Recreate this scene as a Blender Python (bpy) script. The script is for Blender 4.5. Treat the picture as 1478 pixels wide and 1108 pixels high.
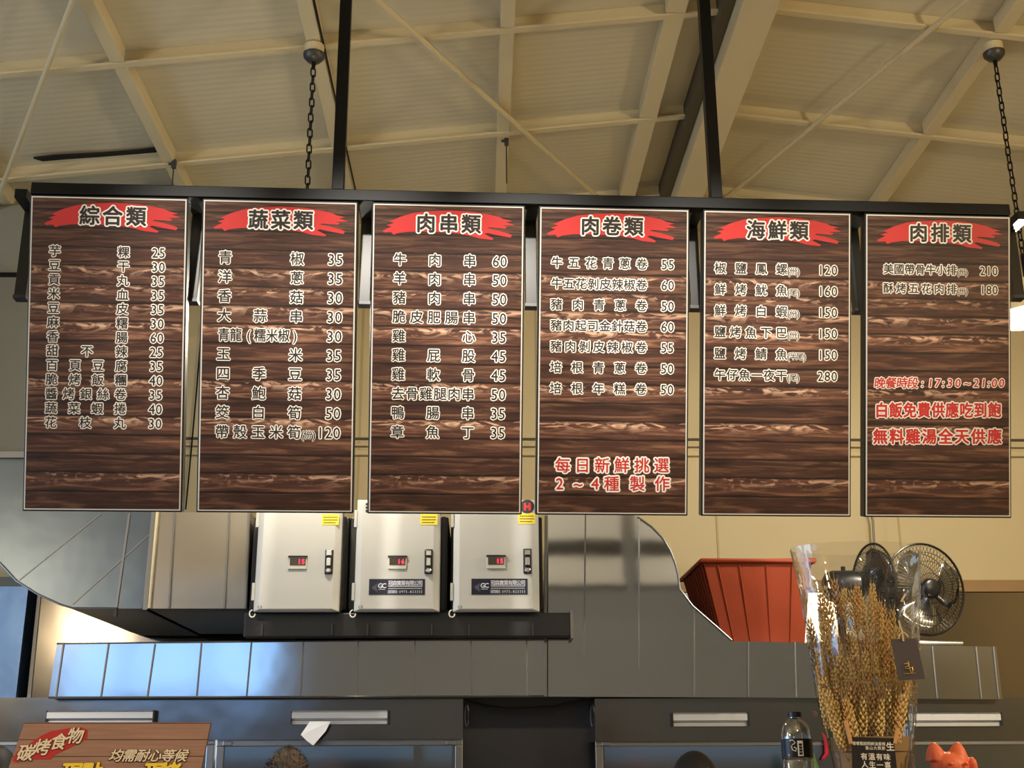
# -*- coding: utf-8 -*-
import bpy, math, random
from mathutils import Vector, Matrix
C = bpy.context.scene.collection.objects
sc = bpy.context.scene
for _o in list(bpy.data.objects): bpy.data.objects.remove(_o)
R = random.Random(7)

# ------------------------------------------------------------------ camera
FPX = 1750.0; PH = 0.033; CH = 1.55
yaw, pitch, roll = .0611 - PH, .3078, -.0051
_cy, _sy, _cp, _sp = math.cos(yaw), math.sin(yaw), math.cos(pitch), math.sin(pitch)
cf = Vector((_sy*_cp, _cy*_cp, _sp)); _r0 = Vector((_cy, -_sy, 0)); _u0 = _r0.cross(cf)
cr_ = _r0*math.cos(roll) + _u0*math.sin(roll); cu_ = -_r0*math.sin(roll) + _u0*math.cos(roll)
CP = Vector((0, 0, CH))
cam = bpy.data.cameras.new('camera'); camo = bpy.data.objects.new('camera', cam); C.link(camo)
cam.sensor_width = 36; cam.lens = FPX/1478*36; cam.clip_start = .05
camo.matrix_world = Matrix(((cr_.x, cu_.x, -cf.x, 0), (cr_.y, cu_.y, -cf.y, 0), (cr_.z, cu_.z, -cf.z, CH), (0, 0, 0, 1)))
sc.camera = camo

# ------------------------------------------------------------------ world, lights, exposure
sc.view_settings.view_transform = 'Standard'; sc.view_settings.look = 'None'
sc.view_settings.gamma = 1; sc.view_settings.use_curve_mapping = False
sc.view_settings.exposure = 0.0
sc.cycles.max_bounces = 8; sc.cycles.transparent_max_bounces = 24; sc.cycles.caustics_reflective = False; sc.cycles.caustics_refractive = False
sc.cycles.sample_clamp_indirect = 4.0
W = bpy.data.worlds.new('world'); sc.world = W; W.use_nodes = True
W.node_tree.nodes['Background'].inputs[0].default_value = (.30, .55, 1.0, 1)
W.node_tree.nodes['Background'].inputs[1].default_value = 2.4

def light(kind, loc, energy, color, size=.1, size_y=None, target=None, spot=60, blend=1.0):
    l = bpy.data.lights.new('light', kind); l.energy = energy; l.color = color
    if kind == 'AREA':
        l.size = size
        if size_y: l.shape = 'RECTANGLE'; l.size_y = size_y
    else: l.shadow_soft_size = size
    if kind == 'SPOT': l.spot_size = math.radians(spot); l.spot_blend = blend
    o = bpy.data.objects.new('light', l); C.link(o); o.location = loc
    if target is not None:
        o.rotation_euler = (Vector(target)-Vector(loc)).to_track_quat('-Z', 'Y').to_euler()
    return o
WARM = (1.0, .80, .52)
SPOTS = [(-1.35, 2.35, 4.55, -1.05, 48), (-.55, 2.35, 4.6, -.38, 66), (.2, 2.35, 4.6, .25, 72), (.95, 2.35, 4.6, .9, 66), (1.6, 2.35, 4.6, 1.5, 34)]
for sx, sy_, sz, tx_, e in SPOTS:
    light('SPOT', (sx, sy_, sz-.16), e*4.6, (1, .95, .86), .05, target=(tx_, 4.62, 3.12), spot=28, blend=1.0)
# added globe lamps, unseen behind and beside the camera, to brighten ceiling and room
FILL_LAMPS = [(-4.3, .2, 3.0, 210), (3.9, 1.2, 3.35, 290), (.6, -.9, 4.05, 110)]
for lx, ly, lz, le in FILL_LAMPS:
    light('POINT', (lx, ly, lz), le, (1, .93, .80), .16)
# daylight of the side window
light('AREA', (-6.42, 2.35, 1.6), 170, (.50, .72, 1.0), 2.1, 5.6, target=(0, 3.4, 1.6))
# kitchen lamp behind the boards and over the range
light('AREA', (-.6, 6.7, 1.76), 30, (.80, .90, 1.0), 6.0, .4, target=(-.6, 7.6, .9))

# ------------------------------------------------------------------ helpers
def ray(x, y): return cf + cr_*((x-739)/FPX) - cu_*((y-554)/FPX)
def at(x, y, Y):
    d = ray(x, y); return CP + d*(Y/d.y)
def onplane(x, y, p, n):
    d = ray(x, y); return CP + d*((Vector(p)-CP).dot(n)/d.dot(n))
def lin(c):
    return tuple(((v/255)/12.92 if v/255 <= .04045 else ((v/255+.055)/1.055)**2.4) for v in c)
def mat(name, col, rough=.5, metal=0, noise=0, nscale=8, bump=0, bscale=30, emit=None, estr=1, alpha=None, spec=None, stretch=None, coat=0):
    m = bpy.data.materials.new(name); m.use_nodes = True; nt = m.node_tree; b = nt.nodes['Principled BSDF']
    c = (*lin(col), 1); b.inputs['Base Color'].default_value = c
    b.inputs['Roughness'].default_value = rough; b.inputs['Metallic'].default_value = metal
    if spec is not None: b.inputs['Specular IOR Level'].default_value = spec
    if coat: b.inputs['Coat Weight'].default_value = coat
    if noise or bump:
        tc = nt.nodes.new('ShaderNodeTexCoord'); mp = nt.nodes.new('ShaderNodeMapping')
        nt.links.new(tc.outputs['Object'], mp.inputs['Vector'])
        if stretch: mp.inputs['Scale'].default_value = stretch
    if noise:
        n = nt.nodes.new('ShaderNodeTexNoise'); n.inputs['Scale'].default_value = nscale; n.inputs['Detail'].default_value = 5
        nt.links.new(mp.outputs[0], n.inputs['Vector'])
        mx = nt.nodes.new('ShaderNodeMix'); mx.data_type = 'RGBA'
        mx.inputs[6].default_value = tuple(v*(1-noise) for v in c[:3])+(1,); mx.inputs[7].default_value = tuple(min(1, v*(1+noise)) for v in c[:3])+(1,)
        nt.links.new(n.outputs['Fac'], mx.inputs[0]); nt.links.new(mx.outputs[2], b.inputs['Base Color'])
    if bump:
        n2 = nt.nodes.new('ShaderNodeTexNoise'); n2.inputs['Scale'].default_value = bscale; n2.inputs['Detail'].default_value = 3
        nt.links.new(mp.outputs[0], n2.inputs['Vector'])
        bp = nt.nodes.new('ShaderNodeBump'); bp.inputs['Strength'].default_value = bump; bp.inputs['Distance'].default_value = .02
        nt.links.new(n2.outputs['Fac'], bp.inputs['Height']); nt.links.new(bp.outputs[0], b.inputs['Normal'])
    if emit:
        b.inputs['Emission Color'].default_value = (*lin(emit), 1); b.inputs['Emission Strength'].default_value = estr
    return m
def film(name, col, clear=.9, rough=.05, bump=0):
    m = bpy.data.materials.new(name); m.use_nodes = True; nt = m.node_tree; nt.nodes.remove(nt.nodes['Principled BSDF'])
    out = nt.nodes['Material Output']
    t = nt.nodes.new('ShaderNodeBsdfTransparent'); t.inputs[0].default_value = (*lin(col), 1)
    g = nt.nodes.new('ShaderNodeBsdfGlossy'); g.inputs['Roughness'].default_value = rough
    lw = nt.nodes.new('ShaderNodeLayerWeight'); lw.inputs[0].default_value = .25
    mr = nt.nodes.new('ShaderNodeMapRange'); mr.inputs[3].default_value = 1-clear; mr.inputs[4].default_value = .75
    nt.links.new(lw.outputs['Fresnel'], mr.inputs[0])
    mx = nt.nodes.new('ShaderNodeMixShader')
    nt.links.new(mr.outputs[0], mx.inputs[0]); nt.links.new(t.outputs[0], mx.inputs[1]); nt.links.new(g.outputs[0], mx.inputs[2])
    nt.links.new(mx.outputs[0], out.inputs[0])
    if bump:
        n2 = nt.nodes.new('ShaderNodeTexNoise'); n2.inputs['Scale'].default_value = 14
        tc = nt.nodes.new('ShaderNodeTexCoord'); nt.links.new(tc.outputs['Object'], n2.inputs['Vector'])
        bp = nt.nodes.new('ShaderNodeBump'); bp.inputs['Strength'].default_value = bump; bp.inputs['Distance'].default_value = .02
        nt.links.new(n2.outputs['Fac'], bp.inputs['Height']); nt.links.new(bp.outputs[0], g.inputs['Normal']); nt.links.new(bp.outputs[0], lw.inputs['Normal'])
    return m

class MB:
    def __init__(s): s.v = []; s.f = []; s.mi = []; s.cm = 0
    def add(s, vs, fs):
        b = len(s.v); s.v += [Vector(v) for v in vs]; s.f += [tuple(i+b for i in f) for f in fs]; s.mi += [s.cm]*len(fs); return s
    def box(s, a, b, M=None):
        x0, y0, z0 = a; x1, y1, z1 = b
        vs = [Vector(p) for p in ((x0,y0,z0),(x1,y0,z0),(x1,y1,z0),(x0,y1,z0),(x0,y0,z1),(x1,y0,z1),(x1,y1,z1),(x0,y1,z1))]
        if M: vs = [M @ v for v in vs]
        return s.add(vs, [(0,3,2,1),(4,5,6,7),(0,1,5,4),(1,2,6,5),(2,3,7,6),(3,0,4,7)])
    def prism(s, pts, d):
        # pts: 3-D loop; d: extrusion vector
        n = len(pts); d = Vector(d); a = [Vector(p) for p in pts]
        return s.add(a+[p+d for p in a], [tuple(range(n)), tuple(range(2*n-1, n-1, -1))]+[(i, i+n, (i+1) % n+n, (i+1) % n) for i in range(n)])
    def poly(s, pts): return s.add(pts, [tuple(range(len(pts)))])
    def tube(s, pts, r, n=8, cap=True, closed=False):
        pts = [Vector(p) for p in pts]; rs = r if isinstance(r, (list, tuple)) else [r]*len(pts)
        vs = []; m = len(pts); prev = None
        for i, p in enumerate(pts):
            if closed: t = (pts[(i+1) % m]-pts[i-1]).normalized()
            else: t = (pts[min(i+1, m-1)]-pts[max(i-1, 0)]).normalized()
            if prev is None:
                a = t.orthogonal().normalized()
            else:
                a = (prev - t*prev.dot(t)).normalized()
            prev = a; b = t.cross(a)
            for k in range(n):
                w = 2*math.pi*k/n; vs.append(p+(a*math.cos(w)+b*math.sin(w))*rs[i])
        fs = []
        for i in range(m if closed else m-1):
            j = (i+1) % m
            for k in range(n): fs.append((i*n+k, i*n+(k+1) % n, j*n+(k+1) % n, j*n+k))
        if cap and not closed: fs += [tuple(range(n-1, -1, -1)), tuple((m-1)*n+k for k in range(n))]
        return s.add(vs, fs)
    def lathe(s, prof, c, axis=(0, 0, 1), n=24, M=None):
        # prof: list of (r, h)
        ax = Vector(axis).normalized(); a = ax.orthogonal().normalized(); b = ax.cross(a); c = Vector(c)
        vs = []
        for r, h in prof:
            for k in range(n):
                w = 2*math.pi*k/n; vs.append(c+ax*h+(a*math.cos(w)+b*math.sin(w))*r)
        fs = []
        for i in range(len(prof)-1):
            for k in range(n): fs.append((i*n+k, i*n+(k+1) % n, (i+1)*n+(k+1) % n, (i+1)*n+k))
        if prof[0][0] > 1e-5: fs.append(tuple(range(n-1, -1, -1)))
        if prof[-1][0] > 1e-5: fs.append(tuple((len(prof)-1)*n+k for k in range(n)))
        return s.add(vs, fs)
    def mesh(s, name, mats, off=None, smooth=False):
        me = bpy.data.meshes.new(name)
        off = Vector(off) if off is not None else Vector((0, 0, 0))
        me.from_pydata([v-off for v in s.v], [], s.f)
        for m in (mats if isinstance(mats, (list, tuple)) else [mats]): me.materials.append(m)
        me.polygons.foreach_set('material_index', s.mi)
        if smooth: me.polygons.foreach_set('use_smooth', [True]*len(me.polygons))
        me.update(); return me
    def build(s, name, mats, parent=None, smooth=False, bevel=0, local=False, subd=0, fix=True):
        off = None
        if parent is not None and not local:
            p = parent; off = Vector((0, 0, 0))
            while p is not None: off += p.location; p = p.parent
        me = s.mesh(name, mats, off, smooth)
        o = bpy.data.objects.new(name, me); C.link(o)
        if fix:
            import bmesh
            bm = bmesh.new(); bm.from_mesh(me); bmesh.ops.recalc_face_normals(bm, faces=bm.faces); bm.to_mesh(me); bm.free()
        if parent is not None: o.parent = parent
        if bevel:
            md = o.modifiers.new('bevel', 'BEVEL'); md.width = bevel; md.segments = 2; md.limit_method = 'ANGLE'
        if subd:
            md = o.modifiers.new('subdivision', 'SUBSURF'); md.levels = subd; md.render_levels = subd
        if smooth and bevel == 0 and subd == 0:
            me.set_sharp_from_angle(angle=math.radians(40))
        return o
def tag(o, label, cat=None, group=None, kind=None):
    if label: o['label'] = label
    if cat: o['category'] = cat
    if group: o['group'] = group
    if kind: o['kind'] = kind
    return o
def thing(name, label, cat, loc=(0, 0, 0), rot=None, group=None):
    o = bpy.data.objects.new(name, None); C.link(o); o.location = loc; o.empty_display_size = .05
    if rot: o.rotation_euler = rot
    return tag(o, label, cat, group)
def struct(o): o['kind'] = 'structure'; return o
def copy_part(o, parent, loc):
    c = o.copy(); C.link(c); c.parent = parent; c.location = loc; return c

# ------------------------------------------------------------------ lettering
_G = {}
def glyph(ch):
    if ch not in _G:
        cu = bpy.data.curves.new('glyph', 'FONT'); cu.body = ch; cu.size = 1; cu.resolution_u = 2
        o = bpy.data.objects.new('glyph', cu); C.link(o)
        me = bpy.data.meshes.new_from_object(o.evaluated_get(bpy.context.evaluated_depsgraph_get()))
        vs = [v.co.copy() for v in me.vertices]; fs = [tuple(p.vertices) for p in me.polygons]
        bpy.data.objects.remove(o); bpy.data.curves.remove(cu); bpy.data.meshes.remove(me)
        _G[ch] = (vs, fs)
    return _G[ch]
def put(mb, ch, u, v, size, y, sx=1.0, sy=1.0, fat=0, n=8, mi=0, skew=0):
    """glyph centred on (u, v), in the local x-z plane at depth y; fat spreads it in n directions"""
    vs, fs = glyph(ch)
    if not vs: return
    cjk = ord(ch) > 0x2e80
    if cjk: cx, cyy = .5, .38
    else:
        xs = [p.x for p in vs]; cx = (min(xs)+max(xs))/2; cyy = .36
    dirs = [(0, 0)] if not fat else [(math.cos(2*math.pi*k/n)*fat, math.sin(2*math.pi*k/n)*fat) for k in range(n)]+([(0, 0)] if fat < size*.06 else [])
    mb.cm = mi
    for k, (dx, dz) in enumerate(dirs):
        # the copies of a fattened glyph lie a hair apart so that nothing is coplanar
        mb.add([Vector((u+dx+((p.x-cx)+(p.y-cyy)*skew)*size*sx, y+k*2e-5, v+dz+(p.y-cyy)*size*sy)) for p in vs], fs)
def spread(s, u0, u1):
    n = len(s)
    return [u0+(u1-u0)*i/(n-1) if n > 1 else u0 for i in range(n)]

# ------------------------------------------------------------------ materials
M_black = mat('black_steel', (7, 7, 7), .45, .0, spec=.22)
M_white = mat('white_trim', (225, 222, 214), .5)
M_side = mat('board_edge', (18, 17, 17), .45)
M_red = mat('print_red', (196, 34, 32), .55)
M_pwhite = mat('print_white', (246, 240, 230), .55)
M_pblack = mat('print_black', (30, 18, 14), .55)
M_cream = mat('cream_paint', (205, 190, 152), .45, noise=.05, nscale=3)
M_wall = mat('beige_wall', (194, 176, 134), .6, noise=.05, nscale=1.5)
M_dimwall = mat('grey_panel', (128, 125, 108), .6)
def steel(name, col, rough, bump=.12, bscale=1.6):
    return mat(name, col, rough, 1.0, noise=.10, nscale=2.0, bump=bump, bscale=bscale)
M_duct = steel('galvanised_sheet', (208, 208, 206), .10, .10, 2.0)
M_duct3 = steel('galvanised_warm_reflection', (156, 149, 138), .3, .12, 2.0)  # warm reflected light of this duct section put into its base colour
M_duct2 = steel('galvanised_elbow_reflection', (98, 108, 118), .3, .2, 2.0)  # blue-grey reflected light put into the elbow's base colour
M_hood = steel('brushed_hood_sheet', (140, 140, 140), .16, .35, 1.5)
M_splash = steel('polished_wall_sheet', (120, 114, 106), .14, .22, 1.0)
M_seam = mat('seam_metal', (128, 128, 127), .4, 1)
M_seamdark = mat('dark_seam_metal', (70, 72, 74), .5, .6)  # darker metal for the tray brackets and filter ribs
M_cab = mat('cabinet_enamel', (180, 178, 171), .32, noise=.03, nscale=4)
M_navy = mat('navy_plate', (20, 22, 42), .35)
M_silver = mat('silver_print', (200, 200, 205), .4)
M_yellow = mat('yellow_label', (232, 205, 50), .5)
M_brownprint = mat('label_print', (80, 60, 20), .5)
M_chrome = mat('chrome', (200, 200, 200), .12, 1)
M_blackpl = mat('black_plastic', (18, 18, 20), .35)
M_led = mat('led_red', (120, 10, 20), .5, emit=(255, 40, 70), estr=2.5)
M_orange = mat('orange_plastic', (150, 52, 4), .6, noise=.05, nscale=5)
M_wood = mat('brown_rail', (150, 118, 74), .6, noise=.15, nscale=14, stretch=(1, 1, 20))
M_floor = mat('floor_tile', (165, 156, 140), .4)
M_darkbox = mat('black_unit', (12, 13, 15), .45)
M_alu = mat('aluminium_rail', (205, 208, 214), .35, .6)
M_paper = mat('order_paper', (235, 238, 245), .6)

def wood_print():
    m = bpy.data.materials.new('plank_print'); m.use_nodes = True; nt = m.node_tree; N = nt.nodes; L = nt.links
    b = N['Principled BSDF']; b.inputs['Roughness'].default_value = .55; b.inputs['Specular IOR Level'].default_value = .3
    tc = N.new('ShaderNodeTexCoord'); sep = N.new('ShaderNodeSeparateXYZ'); L.new(tc.outputs['Object'], sep.inputs[0])
    def mth(op, a, c=None, d=None):
        n = N.new('ShaderNodeMath'); n.operation = op
        for i, v in enumerate((a, c, d)):
            if v is None: continue
            if isinstance(v, (int, float)): n.inputs[i].default_value = v
            else: L.new(v, n.inputs[i])
        return n.outputs[0]
    pl = .0722
    wob = N.new('ShaderNodeTexNoise'); wob.inputs['Scale'].default_value = 2.5
    L.new(tc.outputs['Object'], wob.inputs['Vector'])
    z = mth('ADD', sep.outputs[2], mth('MULTIPLY', mth('SUBTRACT', wob.outputs[0], .5), .012))
    q = mth('DIVIDE', mth('SUBTRACT', z, .02), pl); fl = mth('FLOOR', q); fr = mth('SUBTRACT', q, fl)
    wn = N.new('ShaderNodeTexWhiteNoise'); wn.noise_dimensions = '1D'; L.new(fl, wn.inputs['W'])
    # the grain: noise drawn out along the plank, shifted from plank to plank
    cb = N.new('ShaderNodeCombineXYZ')
    L.new(mth('ADD', mth('MULTIPLY', sep.outputs[0], 3.2), mth('MULTIPLY', fl, 7.31)), cb.inputs[0]); L.new(mth('MULTIPLY', z, 46), cb.inputs[2])
    g1 = N.new('ShaderNodeTexNoise'); g1.inputs['Scale'].default_value = 1.0; g1.inputs['Detail'].default_value = 8; g1.inputs['Roughness'].default_value = .62; g1.inputs['Distortion'].default_value = .9
    L.new(cb.outputs[0], g1.inputs['Vector'])
    cb2 = N.new('ShaderNodeCombineXYZ')
    L.new(mth('ADD', mth('MULTIPLY', sep.outputs[0], 9), mth('MULTIPLY', fl, 3.7)), cb2.inputs[0]); L.new(mth('MULTIPLY', z, 30), cb2.inputs[2])
    g2 = N.new('ShaderNodeTexNoise'); g2.inputs['Scale'].default_value = 1.0; g2.inputs['Detail'].default_value = 6; g2.inputs['Distortion'].default_value = 2.2
    L.new(cb2.outputs[0], g2.inputs['Vector'])
    base = N.new('ShaderNodeValToRGB'); L.new(g1.outputs[0], base.inputs[0])
    e = base.color_ramp.elements; e[0].position = .28; e[0].color = (*lin((36, 21, 17)), 1); e[1].position = .78; e[1].color = (*lin((156, 112, 84)), 1)
    k = base.color_ramp.elements.new(.5); k.color = (*lin((80, 50, 38)), 1)
    # pale worn streaks along some of the upper plank edges
    edge = mth('MULTIPLY', mth('POWER', mth('SUBTRACT', 1, mth('ABSOLUTE', mth('SUBTRACT', fr, .78))), 5), mth('GREATER_THAN', wn.outputs[0], .5))
    st = N.new('ShaderNodeMapRange'); st.inputs[1].default_value = .5; st.inputs[2].default_value = .62; L.new(g2.outputs[0], st.inputs[0])
    stf = mth('MULTIPLY', mth('MULTIPLY', st.outputs[0], edge), .85)
    mx = N.new('ShaderNodeMix'); mx.data_type = 'RGBA'; L.new(stf, mx.inputs[0]); L.new(base.outputs[0], mx.inputs[6]); mx.inputs[7].default_value = (*lin((214, 172, 142)), 1)
    # plank to plank tone and dark joints
    tone = mth('ADD', .68, mth('MULTIPLY', wn.outputs[0], .62))
    jd = N.new('ShaderNodeMapRange'); jd.inputs[1].default_value = .0; jd.inputs[2].default_value = .10; jd.inputs[3].default_value = .08; jd.inputs[4].default_value = 1
    L.new(mth('MINIMUM', fr, mth('SUBTRACT', 1, fr)), jd.inputs[0])
    sc1 = N.new('ShaderNodeVectorMath'); sc1.operation = 'SCALE'; L.new(mx.outputs[2], sc1.inputs[0]); L.new(mth('MULTIPLY', tone, jd.outputs[0]), sc1.inputs['Scale'])
    # nail heads
    L.new(sc1.outputs[0], b.inputs['Base Color'])
    return m
M_plank = wood_print()

def deck_mat():
    m = mat('roof_deck', (204, 194, 164), .5); nt = m.node_tree; b = nt.nodes['Principled BSDF']
    tc = nt.nodes.new('ShaderNodeTexCoord'); w = nt.nodes.new('ShaderNodeTexWave'); w.bands_direction = 'Y'; w.inputs['Scale'].default_value = 6.5; w.inputs['Distortion'].default_value = 0
    nt.links.new(tc.outputs['Object'], w.inputs['Vector'])
    bp = nt.nodes.new('ShaderNodeBump'); bp.inputs['Strength'].default_value = .07; bp.inputs['Distance'].default_value = .01
    nt.links.new(w.outputs['Fac'], bp.inputs['Height']); nt.links.new(bp.outputs[0], b.inputs['Normal'])
    return m
M_deck = deck_mat()

# ------------------------------------------------------------------ room shell
XD = 1.35; ZR = 5.10; SL = .115; TOP = .088
YW = 7.8; YB = -7.0; XL = -6.5; XR = 6.5
def roofz(x): return ZR - SL*abs(x-XD)
struct(MB().box((XL, YB, -.1), (XR, YW, 0)).build('floor', M_floor))
ceil = MB()
for a, b in ((XL, XD), (XD, XR)):
    za, zb = roofz(a)+TOP, roofz(b)+TOP
    ceil.prism([(a, YB, za), (b, YB, zb), (b, YB, zb+.1), (a, YB, za+.1)], (0, YW-YB, 0))
ceiling = struct(ceil.build('ceiling', M_deck))
struct(MB().box((XL, YW, 0), (XR, YW+.12, 5.3)).build('wall_back', M_wall))
wl = MB(); O2 = (-.5, 5.2, .5, 2.7)
wl.box((XL-.12, YB, 0), (XL, O2[0], 5.3)).box((XL-.12, O2[1], 0), (XL, YW, 5.3)).box((XL-.12, O2[0], 0), (XL, O2[1], O2[2])).box((XL-.12, O2[0], O2[3]), (XL, O2[1], 5.3))
struct(wl.build('wall_left', M_wall))
w2 = MB()
for y in (-.5, 1.38, 3.26, 5.14): w2.box((XL-.09, y, .5), (XL-.03, y+.06, 2.7))
w2.box((XL-.09, -.5, .5), (XL-.03, 5.2, .56)).box((XL-.09, -.5, 2.64), (XL-.03, 5.2, 2.7))
struct(w2.build('window_2', M_black))
struct(MB().box((XR, YB, 0), (XR+.12, YW, 5.3)).build('wall_right', M_wall))
# street side wall, behind the camera, with its wide shop opening on the left
wf = MB(); O = (-6.3, -2.95, 2.45, 3.75)
wf.box((XL, YB-.12, 0), (O[0], YB, 5.3)); wf.box((O[1], YB-.12, 0), (XR, YB, 5.3))
wf.box((O[0], YB-.12, O[3]), (O[1], YB, 5.3)); wf.box((O[0], YB-.12, 0), (O[1], YB, O[2]))
struct(wf.build('wall_front', mat('street_wall', (165, 172, 182), .6)))
wn_ = MB()
for x in (-6.3, -5.2, -4.1, -3.01): wn_.box((x, YB-.09, O[2]), (x+.06, YB-.03, O[3]))
wn_.box((O[0], YB-.09, 2.45), (O[1], YB-.03, 2.5)); wn_.box((O[0], YB-.09, 3.7), (O[1], YB-.03, 3.75))
struct(wn_.build('window_1', M_black))

# cross purlins and lengthwise beams under the deck
def purlin(Y, a, b):
    za, zb = roofz(a), roofz(b)
    # z-shaped section: web, lower flange turned to the room, lip
    prof = [(0, TOP), (0, .004), (-.03, .004), (-.03, .012), (-.034, .012), (-.034, 0), (.004, 0), (.004, TOP)]
    mb = MB(); mb.prism([(a, Y+p, za+q) for p, q in prof], (b-a, 0, zb-za)); return mb
PY = [-5.9, -4.9, -3.9, -2.9, -1.9, -.9, .1, 1.1, 2.1, 3.1, 4.1, 5.1, 6.1, 7.1]
for Y in PY:
    purlin(Y, XL, XD-.1).build('ceiling_purlin', M_cream, ceiling)
    purlin(Y, XD+.1, XR).build('ceiling_purlin', M_cream, ceiling)
def roofpoint(x, y, side, off=0):
    n = Vector((-SL if side < 0 else SL, 0, 1)); return onplane(x, y, (XD, 0, ZR+off), n)
def beam(x0, x1, h0=0.0, h1=TOP, m=None, name='ceiling_beam'):
    for k, (a, b) in enumerate(zip([YB]+PY, PY+[YW])):
        if a < 3.5: continue
        mb = MB(); z = roofz((x0+x1)/2)
        mb.box((x0, a+.006, z+h0+.004), (x1, b-.04, z+h1)); mb.build(name, m or M_cream, ceiling, bevel=.004)
bx = []
for (xa, xb, y, s) in ((111, 134, 0, -1), (427, 451, 0, -1), (722, 743, 38, -1), (1455, 1478, 20, 1)):
    p, q = roofpoint(xa, y, s), roofpoint(xb, y, s); bx.append((p.x, q.x)); beam(p.x, q.x)
beam(bx[0][0]-.98, bx[0][1]-.98); beam(bx[3][0]+1.05, bx[3][1]+1.05)
q = roofpoint(970, 40, -1); beam(q.x-.05, q.x+.05)
# the deep main girder along the ridge
g0, g1 = onplane(1074, 0, (0, 0, 4.93), Vector((0, 0, 1))), onplane(1128, 0, (0, 0, 4.93), Vector((0, 0, 1)))
gb = MB().box((g0.x, YB, 4.93), (g1.x, YW, 5.22)); gb.build('ridge_girder', M_cream, ceiling, bevel=.006)
gb = MB().box((g0.x-.055, YB, 5.03), (g0.x-.004, YW, 5.2)); gb.build('girder_gap_shade', mat('painted_gap_shade', (84, 74, 52), .7), ceiling)  # dark strip: shade of the gap beside the girder, put into colour
# diagonal tie rods below the purlins
def rod(a, b, s, off=-.016, r=.014, ext=.6):
    p, q = roofpoint(*a, s, off), roofpoint(*b, s, off); d = (q-p).normalized()
    MB().tube([p-d*ext, q+d*ext], r, 8).build('tie_rod', M_cream, ceiling, smooth=True)
rod((105, 0), (5, 265), -1, -.03, .012)
rod((545, 0), (858, 280), -1)
rod((1395, 0), (1050, 283), 1)
# dark cable that runs beside one beam
p, q = roofpoint(453, 0, -1), roofpoint(512, 270, -1)
MB().tube([p+(p-q)*.2, p, q, q+(q-p)*.4], .006, 6).build('roof_cable', M_black, ceiling)
# torn gap in the deck lining and the grey soffit on the left
p = [roofpoint(x, y, -1, .05) for x, y in ((48, 229), (75, 226), (110, 224), (150, 222), (200, 218), (228, 214), (226, 220), (190, 223), (140, 227), (95, 230), (62, 233))]
MB().prism(p, (0, 0, .012)).build('lining_gap', mat('gap_black', (12, 10, 8), .9), ceiling)
# bulkhead, upper left behind the boards
ba, bb = at(-90, 240, 6.35), at(246, 240, 6.35); bz = at(20, 395, 6.35).z
bh = thing('duct_bulkhead', 'dark grey boxed bulkhead under the roof behind the first menu board', 'bulkhead', (ba.x, 6.35, bz))
zq = lambda x: roofz(x)-.01
MB().prism([(XL+.02, 6.35, bz), (bb.x, 6.35, bz), (bb.x, 6.35, zq(bb.x)), (XL+.02, 6.35, zq(XL))], (0, .6, 0)).build('panel', M_dimwall, bh)
MB().box((XL+.02, 6.33, bz-.07), (bb.x, 6.4, bz)).build('lower_edge', M_black, bh)

# wall ledges (double conduit rail) of the back wall
zl = at(270, 655, YW).z; zc_ = at(760, 634, YW).z
for z, h in ((zl, .035), (zl+.055, .02)):
    struct(MB().box((XL, YW-.05, z-h/2), (XR, YW, z+h/2)).build('trim_1', M_wall, None, bevel=.006))
struct(MB().box((XL, YW-.012, zc_-.008), (XR, YW, zc_+.008)).build('trim_2', mat('wall_joint', (70, 62, 44), .7)))
# vertical panel joints of the back wall
for x in (-4.4, -3.2, -2.0, -.8, .38, 1.55, 2.75, 3.95, 5.15):
    struct(MB().box((x, YW-.006, 2.7), (x+.012, YW, 5.0)).build('trim_3', mat('joint_paint', (176, 156, 112), .6)))
# wooden rail and polished steel splashback on the lower back wall
zr = at(1450, 848, YW).z
struct(MB().box((XL, YW-.04, zr-.03), (XR, YW, zr+.045)).build('trim_4', M_wood))
struct(MB().box((XL, YW-.03, .6), (XR, YW, zr-.035)).build('wall_lower', M_splash))
# wires on the wall seen between the first two boards
wc = MB(); wc.tube([at(291, 470, 7.7), at(284, 560, 7.7), at(276, 650, 7.7), at(268, 735, 7.7)], .006, 6)
tag(wc.build('hanging_cable', M_black, smooth=True), 'thin dark cable hanging down the wall between first and second boards', 'cable')
wc = MB(); wc.tube([at(1257, 740, 7.72), at(1260, 752, 7.72), at(1262, 790, 7.72), at(1263, 840, 7.72)], .008, 6)
tag(wc.build('fan_cord', M_dimwall, smooth=True), 'grey cord running down the beige wall behind the desk fans', 'cord')

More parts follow.
